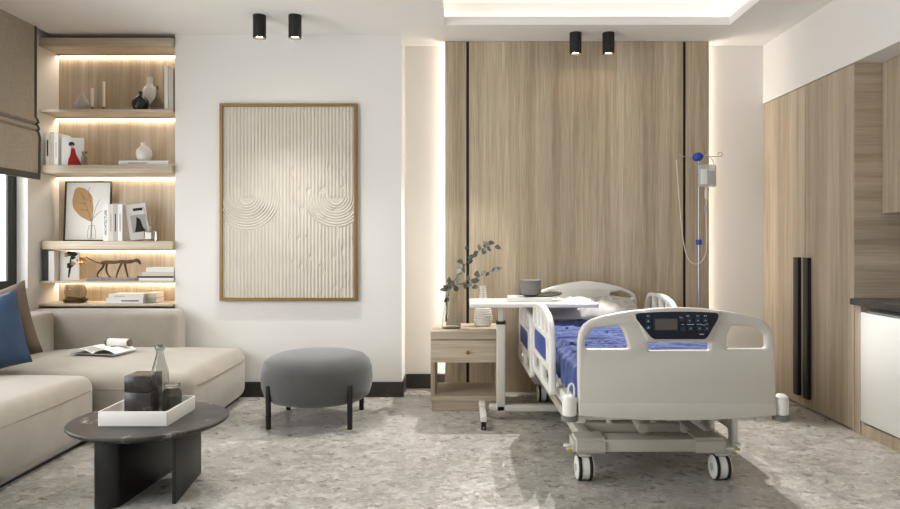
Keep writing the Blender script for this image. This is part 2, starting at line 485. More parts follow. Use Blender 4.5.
# ------------------------------------------------------------------ wood wall panel
pyf = 5.388
t = thing('wall_panel', 'tall oak wall panel with two black groove strips behind the bed', 'wall panel', (.893, pyf + .02, 0))
px0, px1 = -.123, 1.909
g0, g1 = X(467.7, pyf), X(684.5, pyf)
bm = new_bm()
box(bm, px0, g0 - .011, pyf, pyf + .045, 0, 2.698, .002); box(bm, g0 + .011, g1 - .011, pyf, pyf + .045, 0, 2.698, .002); box(bm, g1 + .011, px1, pyf, pyf + .045, 0, 2.698, .002)
obj('board', bm, 'panel', t, smooth=False)
for g in (g0, g1):
    bm = new_bm(); box(bm, g - .011, g + .011, pyf + .008, pyf + .04, 0, 2.698); obj('groove_strip', bm, 'handle', t, label='black groove strip')
bm = new_bm(); box(bm, px0 + .06, px1 - .06, pyf + .045, YB, 0, 2.698); obj('batten', bm, 'wall', t)
for xx in (px0 + .052, px1 - .045):
    bm = new_bm(); box(bm, xx, xx + .007, pyf + .075, pyf + .1, .02, 2.68); obj('light_strip', bm, 'led2', t, label='warm white light strip')

# ------------------------------------------------------------------ shelving in the niche
YS, YBK = 5.17, 5.43
t = thing('shelving', 'built in oak shelving with five lit shelves beside the window', 'shelving', (-2.62, YBK, .6))
bm = new_bm(); box(bm, XL + .002, XP0 - .002, YBK, YN - .002, .2, 2.6); obj('back_panel', bm, 'shelf_back', t, smooth=False)
bm = new_bm(); box(bm, XL + .002, XP0 - .002, YS, YN - .002, 2.6, 2.662, .002); obj('header', bm, 'oak_x', t, smooth=False)
SH = [(2.115, 2.135), (1.662, 1.722), (1.098, 1.16), (.848, .865), (.677, .697)]
for i, (a, b) in enumerate(SH):
    bm = new_bm()
    r = .05 if b - a > .03 else .012
    pl = round_poly([(XL + .002, YBK - .001), (XP0 - .002, YBK - .001), (XP0 - .002, YS), (XL + .002, YS)], [0, 0, 0, r])
    plate(bm, pl, [], b - a, .003, 'xy', (a + b) / 2)
    obj('shelf', bm, 'oak_pale' if i > 1 else 'oak_x', t)
for zz in (2.6, 2.115, 1.662, 1.098, .848):
    bm = new_bm(); box(bm, XL + .012, XP0 - .012, YBK - .016, YBK - .004, zz - .004, zz - .0005)
    obj('light_strip', bm, 'led', t, label='warm light strip')
    bm = new_bm(); box(bm, XL + .003, XP0 - .003, YBK - .036, YBK - .028, zz - .011, zz - .0003); obj('light_lip', bm, 'oak_x', t, smooth=False)

# ------------------------------------------------------------------ tall cabinet, right side
YK = 4.259
t = thing('tall_cabinet', 'tall oak cabinet with two plain doors right of the bed', 'cabinet', (2.7, 4.9, 0))
bm = new_bm(); box(bm, 2.412, 2.99, YK + .02, YB - .004, 0, 2.242); obj('body', bm, 'oak_v', t, smooth=False)
bm = new_bm(); box(bm, 2.392, 2.99, YK, YK + .02, 0, 2.242, .001); obj('side_panel', bm, 'oak_y', t, smooth=False)
ysp = 4.863
for (a, b, ha, hb) in ((ysp + .002, YB - .006, ysp + .055, ysp + .125), (YK + .001, ysp - .002, ysp - .085, ysp - .015)):
    bm = new_bm(); box(bm, 2.391, 2.411, a, b, .01, 2.240, .0015); d = obj('door', bm, 'oak_v', t, smooth=False)
    bm = new_bm(); box(bm, 2.366, 2.391, ha, hb, .075, 1.045, .002); obj('door_handle', bm, 'handle', d, label='long black bar handle')

t = thing('wall_cabinet', 'oak wall cabinet over the dark worktop at the right edge', 'cabinet', (2.78, 3.4, 1.33))
bm = new_bm(); box(bm, 2.58, 2.995, 2.6, YK - .004, 1.33, 2.242); obj('body', bm, 'oak_v', t, smooth=False)
for a, b in ((3.42, YK - .006), (2.6, 3.416)):
    bm = new_bm(); box(bm, 2.56, 2.579, a, b, 1.328, 2.241, .0015); obj('door', bm, 'oak_v', t, smooth=False)
t = thing('worktop', 'dark stone worktop over the white fridge', 'worktop', (2.68, 3.4, .774))
bm = new_bm(); box(bm, 2.362, 2.995, 2.4, YK - .003, .774, .812, .003); obj('slab', bm, 'stone', t, smooth=False)
t = thing('base_cabinet', 'oak base cabinet frame around the white fridge', 'cabinet', (2.7, 3.6, 0))
bm = new_bm(); box(bm, 2.392, 2.98, 4.195, YK - .004, 0, .772, .001); obj('side_panel', bm, 'oak_v', t, smooth=False)
bm = new_bm(); box(bm, 2.398, 2.42, 2.5, 4.194, 0, .075, .001); obj('plinth', bm, 'oak_v', t, smooth=False)
bm = new_bm(); box(bm, 2.392, 2.98, 2.5, 3.55, .08, .772, .001); obj('body', bm, 'oak_v', t, smooth=False)
t = thing('fridge', 'white under counter fridge below the dark worktop', 'fridge', (2.7, 3.9, .076))
bm = new_bm(); box(bm, 2.425, 2.95, 3.57, 4.19, .08, .74, .004); obj('body', bm, 'fridge', t)
bm = new_bm(); box(bm, 2.388, 2.424, 3.572, 4.188, .082, .735, .006); obj('door', bm, 'fridge', t)
bm = new_bm(); box(bm, 2.43, 2.9, 3.6, 4.16, .0755, .082); obj('foot', bm, 'black', t)

# ------------------------------------------------------------------ ceiling spotlights
SPOTS = [(259.5, 295, 15.5, 'left of the two black ceiling spotlights over the gold framed picture', 'right of the two black ceiling spotlights over the gold framed picture'),
         (575.5, 608.5, 33, 'left of the two black ceiling spotlights before the oak panel', 'right of the two black ceiling spotlights before the oak panel')]
LAMPS = []
for a, b, py, la, lb in SPOTS:
    Y = (HC - CAMZ) * FPX / (VY - py)
    for px, lab in ((a, la), (b, lb)):
        x = X(px, Y)
        s = thing('ceiling_spotlight', lab, 'spotlight', (x, Y, HC), 'black cylinder spotlights on the ceiling')
        h = .155; r = .044
        bm = new_bm()
        lathe(bm, [(0, HC), (r, HC), (r, HC - h + .002), (r - .002, HC - h), (r - .007, HC - h), (r - .008, HC - h + .03), (0, HC - h + .034)], (x, Y, 0), 32)
        obj('housing', bm, 'black', s)
        bm = new_bm(); lathe(bm, [(0, HC - h + .012), (r - .014, HC - h + .014), (r - .014, HC - h + .028), (0, HC - h + .028)], (x, Y, 0), 24)
        obj('lens', bm, 'lens', s, label='glowing warm lens')
        LAMPS.append((x, Y, HC - h - .01, s))

# ------------------------------------------------------------------ relief picture
t = thing('wall_picture', 'gold framed cream relief picture of ridged arcs over the pouf', 'picture', (-1.28, YP - .02, .716))
yf = YP - .034
x0, x1, z0, z1 = X(219.3, yf), X(357, yf), Z(300.8, yf), Z(103.3, yf)
fw = .022
bm = new_bm()
plate(bm, [(x0, z0), (x1, z0), (x1, z1), (x0, z1)], [[(x0 + fw, z0 + fw), (x1 - fw, z0 + fw), (x1 - fw, z1 - fw), (x0 + fw, z1 - fw)]], .032, .002, 'xz', YP - .017)
obj('frame', bm, 'goldframe', t, smooth=False, label='thin gold frame')
nx, nz = 300, 420
xs = np.linspace(x0 + fw, x1 - fw, nx); zs = np.linspace(z0 + fw, z1 - fw, nz)
def sx(zx): return X(210 + zx * .4223, yf)
def sz(zy): return Z(95 + zy * .4223, yf)
c1 = (sx(85), sz(240)); c2 = (sx(297), sz(240)); R1 = abs(sx(168) - c1[0]); R2 = abs(sx(222) - c2[0])
per = (x1 - x0) / 39
V = []
for j in range(nz):
    for i in range(nx):
        x, z = xs[i], zs[j]
        ph = x - c1[0]; soft = 1
        for c, R in ((c1, R1), (c2, R2)):
            dx, dz = x - c[0], z - c[1]
            if dz < 0 and abs(dx) < R:
                rr = math.hypot(dx, dz)
                if rr < R: ph = rr * 1.3
                if rr < .05: soft = .35
        n = noise.noise((x * 9, z * 9, 3))
        n2 = noise.noise((x * 30, z * 14, 8))
        a = .010 * soft * (.75 + .5 * n)
        if n2 > .42 and x > (x0 + x1) / 2: a *= .3
        h = a * abs(math.cos(PI * (ph + .0012 * noise.noise((x * 20, z * 3, 1))) / per)) ** .8
        V.append((x, yf + .02 - h, z))
Fc = [(j * nx + i, j * nx + i + 1, (j + 1) * nx + i + 1, (j + 1) * nx + i) for j in range(nz - 1) for i in range(nx - 1)]
me = bpy.data.meshes.new('canvas'); me.from_pydata(V, [], Fc); me.transform(WM[t].inverted()); me.materials.append(M['canvas'])
me.polygons.foreach_set('use_smooth', [True] * len(Fc))
o = bpy.data.objects.new('canvas', me); COL.objects.link(o); o.parent = t; o['label'] = 'cream ridged plaster canvas'
bm = new_bm(); box(bm, x0 + .005, x1 - .005, yf + .024, YP - .001, z0 + .005, z1 - .005); obj('backing', bm, 'paper', t)

# ================================================================== SOFA
t = thing('sofa', 'taupe velvet corner sofa with a long chaise under the shelves', 'sofa', (-2.4, 4.4, 0))
SX = -2.15
def cushion_seat(lo, hi, r, puff, seed, name='seat', wob=.004):
    bm = new_bm(); soft_box(bm, lo, hi, r, 14, puff, wob, 2.2, seed); return obj(name, bm, 'sofa', t)
cushion_seat((-3.05, 2.2, .012), (SX + .03, 4.07, .385), .07, (.035, .0, .05), 1)
bm = new_bm(); soft_box(bm, (-3.05, 4.09, .012), (-1.588, 5.185, .375), .075, 16, (.035, .0, .055), .004, 2.0, 4); obj('chaise_seat', bm, 'sofa', t)
bm = new_bm(); soft_box(bm, (-3.09, 4.95, .30), (-2.02, 5.165, .668), .045, 14, (0, .01, .0), .003, 3, 7); obj('backrest', bm, 'sofa', t)
bm = new_bm(); soft_box(bm, (-3.10, 2.2, .30), (-2.86, 4.945, .668), .04, 14, (.01, 0, .0), .003, 3, 9); obj('backrest', bm, 'sofa', t)
# piping seams
bm = new_bm(); tube(bm, [(SX + .031 + .035 * (1 - ((y - 3.135) / .935) ** 2) * .62, y, .305) for y in np.linspace(2.3, 3.99, 20)] + [(SX + .016, 4.05, .305), (SX - .03, 4.072, .305)], .004, 6); obj('piping', bm, 'piping', t)
bm = new_bm(); tube(bm, [(x, 4.088, .292) for x in np.linspace(-2.12, -1.68, 8)] + [(-1.63, 4.098, .293), (-1.602, 4.125, .294), (-1.586, 4.18, .296)] + [(-1.586 + .035 * .6 * (1 - ((y - 4.6375) / .5475) ** 2), y, .297) for y in np.linspace(4.22, 5.1, 14)], .004, 6); obj('piping', bm, 'piping', t)
bm = new_bm(); box(bm, -3.07, SX - .008, 2.3, 4.03, 0, .04); box(bm, -3.07, -1.63, 4.13, 5.15, 0, .04); obj('plinth', bm, 'black', t, label='recessed black plinth')

def cushion(name, label, m, ctr, w, h, th, rot, seed):
    bm = new_bm(); n = 18
    for s in (1, -1):
        g = []
        for i in range(n + 1):
            row = []
            for j in range(n + 1):
                u, v = -1 + 2 * i / n, -1 + 2 * j / n
                k = ((1 - u ** 4) * (1 - v ** 4)) ** .55
                pinch = 1 - .07 * (1 - abs(v) ** 2) * abs(u) ** 3; pinch2 = 1 - .07 * (1 - abs(u) ** 2) * abs(v) ** 3
                p = Vector((u * w / 2 * pinch, s * th / 2 * k, v * h / 2 * pinch2))
                p += Vector((0, noise.noise(p * 8 + Vector((seed, 0, 0))) * .012 * k, 0))
                row.append(bm.verts.new(p))
            g.append(row)
        for i in range(n):
            for j in range(n): bm.faces.new((g[i][j], g[i + 1][j], g[i + 1][j + 1], g[i][j + 1]))
    bmesh.ops.remove_doubles(bm, verts=bm.verts[:], dist=1e-5)
    o = obj(name, bm, m); o.location = ctr; o.rotation_euler = rot
    o['label'] = label; o['category'] = 'cushion'
    return o
cushion('cushion', 'blue woven cushion on the sofa at the left edge', 'bluecush', (-2.72, 4.0, .612), .44, .44, .14, (math.radians(-12), math.radians(-17), math.radians(8)), 1)
cushion('cushion', 'brown cushion leaning behind the blue cushion', 'browncush', (-2.79, 4.19, .635), .46, .46, .12, (math.radians(-12), math.radians(-19), math.radians(8)), 5)

# magazine and small things on the chaise
mz = .434
t = thing('magazine', 'open magazine lying on the sofa chaise', 'magazine', (-2.325, 4.56, mz))
bm = new_bm(); soft = []
def page(bm, xs_, y0, y1, zf, th=.003):
    top = [[bm.verts.new((x, y, zf(x, y) + th)) for x in xs_] for y in (y0, (y0 + y1) / 2, y1)]
    bot = [[bm.verts.new((x, y, zf(x, y))) for x in xs_] for y in (y0, (y0 + y1) / 2, y1)]
    for g, fl in ((top, 0), (bot, 1)):
        for i in range(2):
            for j in range(len(xs_) - 1):
                f = (g[i][j], g[i][j + 1], g[i + 1][j + 1], g[i + 1][j]); bm.faces.new(f[::-1] if fl else f)
    for i in range(2):
        for j in (0, len(xs_) - 1): bm.faces.new((top[i][j], top[i + 1][j], bot[i + 1][j], bot[i][j]))
    for i in (0, 2):
        for j in range(len(xs_) - 1): bm.faces.new((top[i][j], top[i][j + 1], bot[i][j + 1], bot[i][j]))
zc = lambda x, y: .002
page(bm, np.linspace(-.2, .2, 12), -.13, .13, zc, .004)
obj('cover', bm, 'cover_grey', t, local=True)
bm = new_bm()
page(bm, np.linspace(-.195, 0, 14), -.125, .125, lambda x, y: .0065 + .028 * math.sin(PI * min(1, -x / .2)) ** 1.2 + .02 * (-x / .2) ** 2, .004)
page(bm, np.linspace(0, .195, 14), -.125, .125, lambda x, y: .0065 + .034 * math.sin(PI * min(1, x / .2)) ** .8, .004)
obj('pages', bm, 'paper', t, local=True)
bm = new_bm()
page(bm, np.linspace(-.11, -.02, 8), -.11, .0, lambda x, y: .0114 + .028 * math.sin(PI * min(1, -x / .2)) ** 1.2 + .02 * (-x / .2) ** 2, .0006)
obj('printed_photo', bm, 'paleink', t, local=True, label='grey printed photo')
t.rotation_euler = (0, 0, math.radians(-12)); t.scale = (.82, .82, .82)
t = thing('paper_roll', 'small white roll with dark ends lying on the open magazine', 'roll', (-2.245, 4.60, mz + .034))
bm = new_bm(); cyl(bm, (-.07, 0, .026), (.07, -.02, .026), .026, seg=20, bev=.003); obj('roll', bm, 'paper', t, local=True)
for sx_ in (-1, 1):
    bm = new_bm(); cyl(bm, (sx_ * .0705, -.01 - sx_ * .01, .026), (sx_ * .086, -.01 - sx_ * .0115, .026), .025, seg=20, bev=.004); obj('end_cap', bm, 'browncush', t, local=True, label='dark end cap')
bm = new_bm(); lathe(bm, [(0, 0), (.02, .002), (.032, .02), (.03, .042), (.016, .058), (0, .061)], (0, 0, 0), 20)
solo('trinket', bm, 'bronze', 'small dark brown knob shaped trinket behind the open magazine', 'trinket', (0, 0, 0)).location = (-2.385, 4.78, mz - .008)

# ================================================================== COFFEE TABLE
TC = (-1.47, 3.31); TR = .355
t = thing('coffee_table', 'round grey marble coffee table on two black slab legs', 'coffee table', (TC[0], TC[1], 0))
bm = new_bm()
lathe(bm, [(0, .292), (TR - .03, .292), (TR - .008, .303), (TR, .312), (TR - .001, .318), (TR - .006, .322), (0, .322)], (TC[0], TC[1], 0), 96)
obj('tabletop', bm, 'marble', t, label='grey marble top with pale veins')
bm = new_bm()
pl = round_poly([(-1.60, 3.015), (-1.488, 3.015), (-1.452, 3.55), (-1.56, 3.55)], [.054, .054, .02, .02], 10)
plate(bm, pl, [], .291, .001, 'xy', .1455); obj('leg', bm, 'black', t, label='thick rounded black slab leg')
bm = new_bm()
pl = round_poly([(-1.272, 3.08), (-1.254, 3.08), (-1.298, 3.50), (-1.316, 3.50)], .002, 2)
plate(bm, pl, [], .291, .001, 'xy', .1455); obj('leg', bm, 'black', t, label='thin black slab leg')

# tray
tz = .3225
tx0, tx1, ty0, ty1 = -1.637, -1.322, 3.153, 3.485
t = thing('tray', 'square white tray on the round marble coffee table', 'tray', ((tx0 + tx1) / 2, (ty0 + ty1) / 2, tz))
bm = new_bm(); box(bm, tx0 + .006, tx1 - .006, ty0 + .006, ty1 - .006, tz, tz + .008, .001); obj('base', bm, 'white', t)
bm = new_bm()
plate(bm, round_poly([(tx0, ty0), (tx1, ty0), (tx1, ty1), (tx0, ty1)], .006, 3), [round_poly([(tx0 + .008, ty0 + .008), (tx1 - .008, ty0 + .008), (tx1 - .008, ty1 - .008), (tx0 + .008, ty1 - .008)], .004, 3)], .066, .0015, 'xy', tz + .033)
obj('rim', bm, 'white', t)
tf = tz + .0085
# marble canister
cx0, cx1, cy0, cy1 = X(124, 3.24), X(150.5, 3.24), 3.24, 3.37
t = thing('canister', 'square dark marble canister with a lid on the white tray', 'canister', ((cx0 + cx1) / 2, (cy0 + cy1) / 2, tf))
zt = Z(376, 3.24)
bm = new_bm(); box(bm, cx0, cx1, cy0, cy1, tf, tf + (zt - tf) * .62, .003); obj('body', bm, 'darkmarble', t)
bm = new_bm(); box(bm, cx0, cx1, cy0, cy1, tf + (zt - tf) * .62 + .002, zt, .003); obj('lid', bm, 'darkmarble', t)
# bottle
by = 3.425; bxx = X(160, by); bt = Z(344.5, by) - tf; rb = 8.6 / 700 * by
t = thing('bottle', 'clear grey glass bottle standing on the white tray', 'bottle', (bxx, by, tf))
prof = [(0, 0), (rb * .9, 0), (rb, .008), (rb, bt * .52), (rb * .95, bt * .6), (rb * .62, bt * .75), (rb * .42, bt * .85), (rb * .40, bt * .91), (rb * .56, bt * .93), (rb * .6, bt * .965), (rb * .54, bt)]
inn = [(max(0, r - .004), max(z, .008)) for r, z in prof[1:]][::-1]
bm = new_bm(); lathe(bm, prof + [(prof[-1][0] - .004, bt)] + inn[1:] + [(0, .008)], (bxx, by, tf), 40); obj('body', bm, 'greyglass', t)
# jar
jy = 3.36; jx = X(172.3, jy); jr = 9 / 700 * jy; jh = Z(383, jy) - tf
t = thing('jar', 'ribbed smoked glass jar standing right of the bottle on the white tray', 'jar', (jx, jy, tf))
bm = new_bm(); seg = 48
po = [(0, 0), (jr * .92, 0), (jr, .006), (jr, jh * .66), (jr * .96, jh * .74), (jr * .78, jh * .8), (jr * .76, jh * .86)]
lathe(bm, po + [(jr * .70, jh * .86), (jr * .72, jh * .8), (jr * .88, jh * .72), (jr * .9, jh * .6), (jr * .9, .01), (0, .01)], (jx, jy, tf), seg)
for v in bm.verts:
    a = math.atan2(v.co.y - jy, v.co.x - jx); k = 1 + .02 * math.cos(a * 16)
    v.co.x = jx + (v.co.x - jx) * k; v.co.y = jy + (v.co.y - jy) * k
obj('body', bm, 'smoke', t)
bm = new_bm(); lathe(bm, [(0, jh * .862), (jr * .8, jh * .862), (jr * .86, jh * .88), (jr * .86, jh * .97), (jr * .8, jh), (0, jh)], (jx, jy, tf), 40); obj('lid', bm, 'smoke', t)

# ================================================================== POUF
pc = (-.935, 4.56); pr = .352
t = thing('pouf', 'round dark grey velvet pouf on black legs under the picture', 'pouf', (pc[0], pc[1], 0))
bm = new_bm()
prof = [(0, .135), (.24, .135), (.30, .142), (.335, .17), (.352, .22), (.358, .28), (.352, .34), (.335, .385), (.30, .415), (.24, .432), (.12, .44), (0, .442)]
lathe(bm, prof, (pc[0], pc[1], 0), 64); obj('cushion_body', bm, 'pouf', t, ang=80)
for a in (45, 135, 225, 315):
    x, y = pc[0] + .355 * math.cos(math.radians(a)), pc[1] + .355 * math.sin(math.radians(a))
    bm = new_bm(); cyl(bm, (x, y, 0), (x, y, .27), .0165, seg=20, bev=.006); obj('leg', bm, 'black', t)

# ================================================================== NIGHTSTAND
nx0, nx1, ny0, ny1 = -.207, .27, 4.775, 5.24
t = thing('nightstand', 'oak nightstand with one drawer and an open shelf beside the bed', 'nightstand', ((nx0 + nx1) / 2, (ny0 + ny1) / 2, 0))
nz = lambda py: Z(py, ny0)
bm = new_bm(); box(bm, nx0, nx1, ny0 - .003, ny1, nz(339.5), .545, .003); obj('top', bm, 'oak_pale', t, smooth=False)
for a, b in ((nx0, nx0 + .03), (nx1 - .03, nx1)):
    bm = new_bm(); box(bm, a, b, ny0, ny1, nz(396), nz(339.5) - .0005, .001); obj('side_panel', bm, 'oak_v', t, smooth=False)
bm = new_bm(); box(bm, nx0 + .03, nx1 - .03, ny0 + .02, ny1 - .01, nz(363), nz(340)); obj('drawer_box', bm, 'oak_x', t, smooth=False)
bm = new_bm(); box(bm, nx0 + .003, nx1 - .003, ny0 - .004, ny0 + .018, nz(362.5), nz(340.4), .002); d = obj('drawer', bm, 'oak_pale', t, smooth=False)
kx, kz = X(467.5, ny0), nz(352)
bm = new_bm(); lathe(bm, [(0, 0), (.004, 0), (.005, .012), (.012, .016), (.013, .022), (.008, .027), (0, .028)], (0, 0, 0), 16)
bmesh.ops.rotate(bm, verts=bm.verts[:], cent=(0, 0, 0), matrix=Matrix.Rotation(PI / 2, 3, 'X')); bmesh.ops.translate(bm, verts=bm.verts[:], vec=(kx, ny0 - .004, kz))
obj('knob', bm, 'gold', d, label='small brass knob')
bm = new_bm(); box(bm, nx0, nx1, ny0, ny1, nz(401), nz(396) - .0005, .002); obj('bottom_shelf', bm, 'oak_pale', t, smooth=False)
bm = new_bm(); box(bm, nx0 + .006, nx1 - .006, ny0 + .006, ny1, 0, nz(401) - .0005, .001); obj('plinth', bm, 'oak_x', t, smooth=False)
NT_Z = .545

# glass vase with eucalyptus
vy = 4.95; vx = X(451.5, vy); vh = Z(291, vy) - NT_Z - .0
t = thing('glass_vase', 'clear glass vase with a wide foot on the nightstand', 'vase', (vx, vy, NT_Z))
R = 9.6 / 700 * vy
prof = [(0, 0), (R, 0), (R * 1.02, .006), (R * .95, vh * .3), (R * .8, vh * .6), (R * .62, vh * .84), (R * .58, vh * .9), (R * .66, vh)]
inn = [(r - .003, max(z, .008)) for r, z in prof[1:]][::-1]
bm = new_bm(); lathe(bm, prof + inn + [(0, .008)], (vx, vy, NT_Z), 40); obj('body', bm, 'glass', t)
t = thing('eucalyptus_branch', 'eucalyptus branch with grey green leaves standing in the clear glass vase', 'branch', (vx, vy, NT_Z + .012))
def pp(px, py, Y=vy): return Vector((X(px, Y), Y, Z(py, Y)))
paths = [[pp(446, 321), pp(449, 292), pp(458, 275), pp(469, 260), pp(480, 250), pp(490, 246, vy - .02)],
         [pp(445.5, 322, vy + .01), pp(447, 300, vy + .01), pp(450, 288), pp(466, 282, vy - .05), pp(480, 276, vy - .1), pp(496, 269, vy - .12)],
         [pp(447, 321, vy - .012), pp(446, 303, vy - .02), pp(447, 290, vy - .03), pp(449, 282, vy - .04)]]
bm = new_bm(); pathsS = []
for p in paths:
    s = smooth_path(p, 6); pathsS.append(s); tube(bm, s, [.0028 * (1 - .6 * i / len(s)) for i in range(len(s))], 6)
obj('stem', bm, 'stem', t)
def leaf(bm, p, d, nrm, L, W):
    d = d.normalized(); s = d.cross(nrm).normalized(); n = s.cross(d).normalized()
    N = 6; rows = []
    for i in range(N + 1):
        u = i / N; w = W * math.sin(PI * min(1, u ** .8)) ** .7 * .5 if 0 < i < N else .0008
        c = p + d * L * u + n * (.12 * L * math.sin(PI * u))
        rows.append([bm.verts.new(c - s * w + n * w * .25), bm.verts.new(c), bm.verts.new(c + s * w + n * w * .25)])
    for a, b in zip(rows, rows[1:]):
        for k in range(2): bm.faces.new((a[k], a[k + 1], b[k + 1], b[k]))
rnd = random.Random(11)
bmL, bmL2 = new_bm(), new_bm()
for pi, s in enumerate(pathsS):
    n0 = int(len(s) * (.42 if pi < 2 else .6))
    for i in range(n0, len(s)):
        for q in range(1):
            if rnd.random() < .06: continue
            d = Vector((rnd.uniform(-1, 1), rnd.uniform(-.8, .5), rnd.uniform(-.9, .8)))
            L = rnd.uniform(.038, .06)
            leaf(bmL if rnd.random() < .55 else bmL2, s[i], d, Vector((rnd.uniform(-.5, .5), -1, rnd.uniform(-.5, .5))), L, L * rnd.uniform(.55, .75))
for px, py, dz in ((467, 249, .03), (463, 262, 0), (488, 243, .02), (495, 246, 0), (449, 298, -.03), (446, 286, .0), (472, 283, -.03), (478, 286, -.04)):
    p = pp(px, py); d = Vector((rnd.uniform(-1, 1), -.3, dz * 10 + rnd.uniform(-.3, .3))); leaf(bmL, p, d, Vector((0, -1, .2)), .05, .034)
obj('foliage', bmL, 'leaf', t, normals=False, label='dark grey green leaves'); obj('foliage', bmL2, 'leaf2', t, normals=False, label='pale green leaves')

# white ribbed vase
vy2 = 5.06; vx2 = X(483, vy2); h2 = Z(286, vy2) - NT_Z; R2v = 9.4 / 700 * vy2
t = thing('ribbed_vase', 'white ribbed ceramic bottle vase behind the overbed table on the nightstand', 'vase', (vx2, vy2, NT_Z))
prof = [(0, 0), (R2v * .72, 0), (R2v * .88, .01), (R2v, h2 * .16), (R2v * .99, h2 * .28), (R2v * .86, h2 * .42), (R2v * .62, h2 * .55), (R2v * .42, h2 * .7), (R2v * .32, h2 * .88), (R2v * .34, h2 * .97), (R2v * .38, h2)]
fine = []
for (r0, z0_), (r1_, z1_) in zip(prof[1:], prof[2:]):
    k = max(2, int((z1_ - z0_) / .003))
    for i in range(k):
        u = i / k; z = z0_ + (z1_ - z0_) * u
        fine.append((r0 + (r1_ - r0) * u + .0022 * math.cos(z / .016 * 2 * PI), z))
bm = new_bm(); lathe(bm, [(0, 0)] + fine + [(R2v * .38, h2), (R2v * .3, h2), (R2v * .26, h2 * .8), (0, h2 * .75)], (vx2, vy2, NT_Z), 40); obj('body', bm, 'ceramic', t, ang=80)

# ================================================================== OVERBED TABLE
OT = .757
t = thing('overbed_table', 'white overbed table on a wheeled base reaching over the bed', 'overbed table', (.3, 4.6, 0))
bm = new_bm()
pl = round_poly([(.056, 4.49), (.895, 4.49), (.80, 4.93), (.056, 4.93)], [.015, .035, .06, .015], 6)
plate(bm, pl, [], .026, .006, 'xy', OT - .013); obj('tabletop', bm, 'white', t)
pY = 4.575
pxa, pxb = X(496.5, pY), X(505, pY)
bm = new_bm(); box(bm, pxa, pxb, pY - .03, pY + .03, .035, Z(322, pY), .006); obj('post', bm, 'bedgrey', t)
bm = new_bm(); box(bm, pxa - .003, pxb + .003, pY - .033, pY + .033, Z(324, pY), Z(321, pY), .002); obj('collar', bm, 'black', t, label='black collar')
bm = new_bm(); box(bm, pxa + .012, pxb - .012, pY - .02, pY + .02, Z(322, pY), OT - .026, .003); obj('lift_column', bm, 'bedgrey', t)
bm = new_bm(); box(bm, pxa - .05, .92, pY - .03, pY + .03, .05, .092, .008); obj('base_bar', bm, 'bedgrey', t)
for ya, yb in ((4.28, 4.545), (4.605, 4.73)):
    bm = new_bm(); box(bm, X(480, 4.4), X(486.5, 4.4), ya, yb, .05, .085, .008); obj('foot', bm, 'white', t)
for cx_, cy_ in ((X(483.5, 4.3), 4.3), (X(483.5, 4.4), 4.71), (.88, 4.6)):
    bm = new_bm()
    for dx in (-.014, .006): cyl(bm, (cx_ + dx, cy_, .0235), (cx_ + dx + .01, cy_, .0235), .0235, seg=20, bev=.003)
    box(bm, cx_ - .006, cx_ + .006, cy_ - .012, cy_ + .012, .02, .052, .002)
    obj('caster', bm, 'blackgloss', t, label='small black caster')

def book(label, loc, th, dp, ht, rot=(0, 0, 0), cover='cover_white', group=None, cat='book', ct=.0025):
    t = thing('book', label, cat, loc, group); t.rotation_euler = rot
    bm = new_bm()
    box(bm, -th / 2, -th / 2 + ct, -dp / 2, dp / 2, 0, ht, .0005); box(bm, th / 2 - ct, th / 2, -dp / 2, dp / 2, 0, ht, .0005); box(bm, -th / 2, th / 2, -dp / 2 - ct, -dp / 2, 0, ht, .0005)
    obj('cover', bm, cover, t, local=True, smooth=False)
    bm = new_bm(); box(bm, -th / 2 + ct, th / 2 - ct, -dp / 2, dp / 2 - .004, .003, ht - .003); obj('pages', bm, 'paper', t, local=True, smooth=False)
    return t
def lettering(txt, parent, size, loc, rot, m='ink', name='title'):
    cu = bpy.data.curves.new('tmp', 'FONT'); cu.body = txt; cu.size = size; cu.align_x = 'CENTER'; cu.align_y = 'CENTER'; cu.extrude = .0002
    o = bpy.data.objects.new('tmp', cu); COL.objects.link(o)
    me = bpy.data.meshes.new_from_object(o.evaluated_get(bpy.context.evaluated_depsgraph_get()))
    bpy.data.objects.remove(o); bpy.data.curves.remove(cu)
    from mathutils import Euler
    me.transform(Matrix.Translation(loc) @ Euler(rot).to_matrix().to_4x4())
    me.materials.clear(); me.materials.append(M[m])
    q = bpy.data.objects.new(name, me); COL.objects.link(q); q.parent = parent; return q
LIE = (0, -PI / 2, 0)      # lying flat with the spine to the viewer: local z -> -x
def lying(label, x0, x1, yc, z0, th, dp, cover, group=None, rz=0):
    t = book(label, (x1, yc, z0 + th / 2), th, dp, x1 - x0, LIE, cover, group)
    return t

# on the overbed table
ya = 4.72
b1 = lying('white book lying under the grey cylinder on the overbed table', X(509, ya - .1), X(552, ya - .1), ya, OT + .001, .028, .2, 'cover_white')
bm = new_bm(); zt_ = OT + .030
pl = [(.53 + .145 * math.cos(a) * (1 + .06 * math.cos(3 * a)), ya + .07 * math.sin(a)) for a in np.linspace(0, 2 * PI, 40, endpoint=False)]
plate(bm, pl, [], .008, .0035, 'xy', zt_ + .004)
for v in bm.verts:
    v.co.z += .016 * max(0, (abs(v.co.x - .53) / .145)) ** 3
solo('dish', bm, 'cover_black', 'flat dark leaf shaped dish under the grey cylinder', 'dish', (.53, ya, zt_))
cxs, r_ = X(530.5, ya), 10.5 / 700 * ya
t = thing('cylinder_speaker', 'short grey cylinder box standing on the white book', 'box', (cxs, ya, zt_ + .0125))
hh = Z(280.5, ya) - zt_ - .0085
bm = new_bm(); lathe(bm, [(0, 0), (r_ - .003, 0), (r_, .003), (r_, hh * .78), (0, hh * .78)], (cxs, ya, zt_ + .0125), 40); obj('body', bm, 'speaker', t)
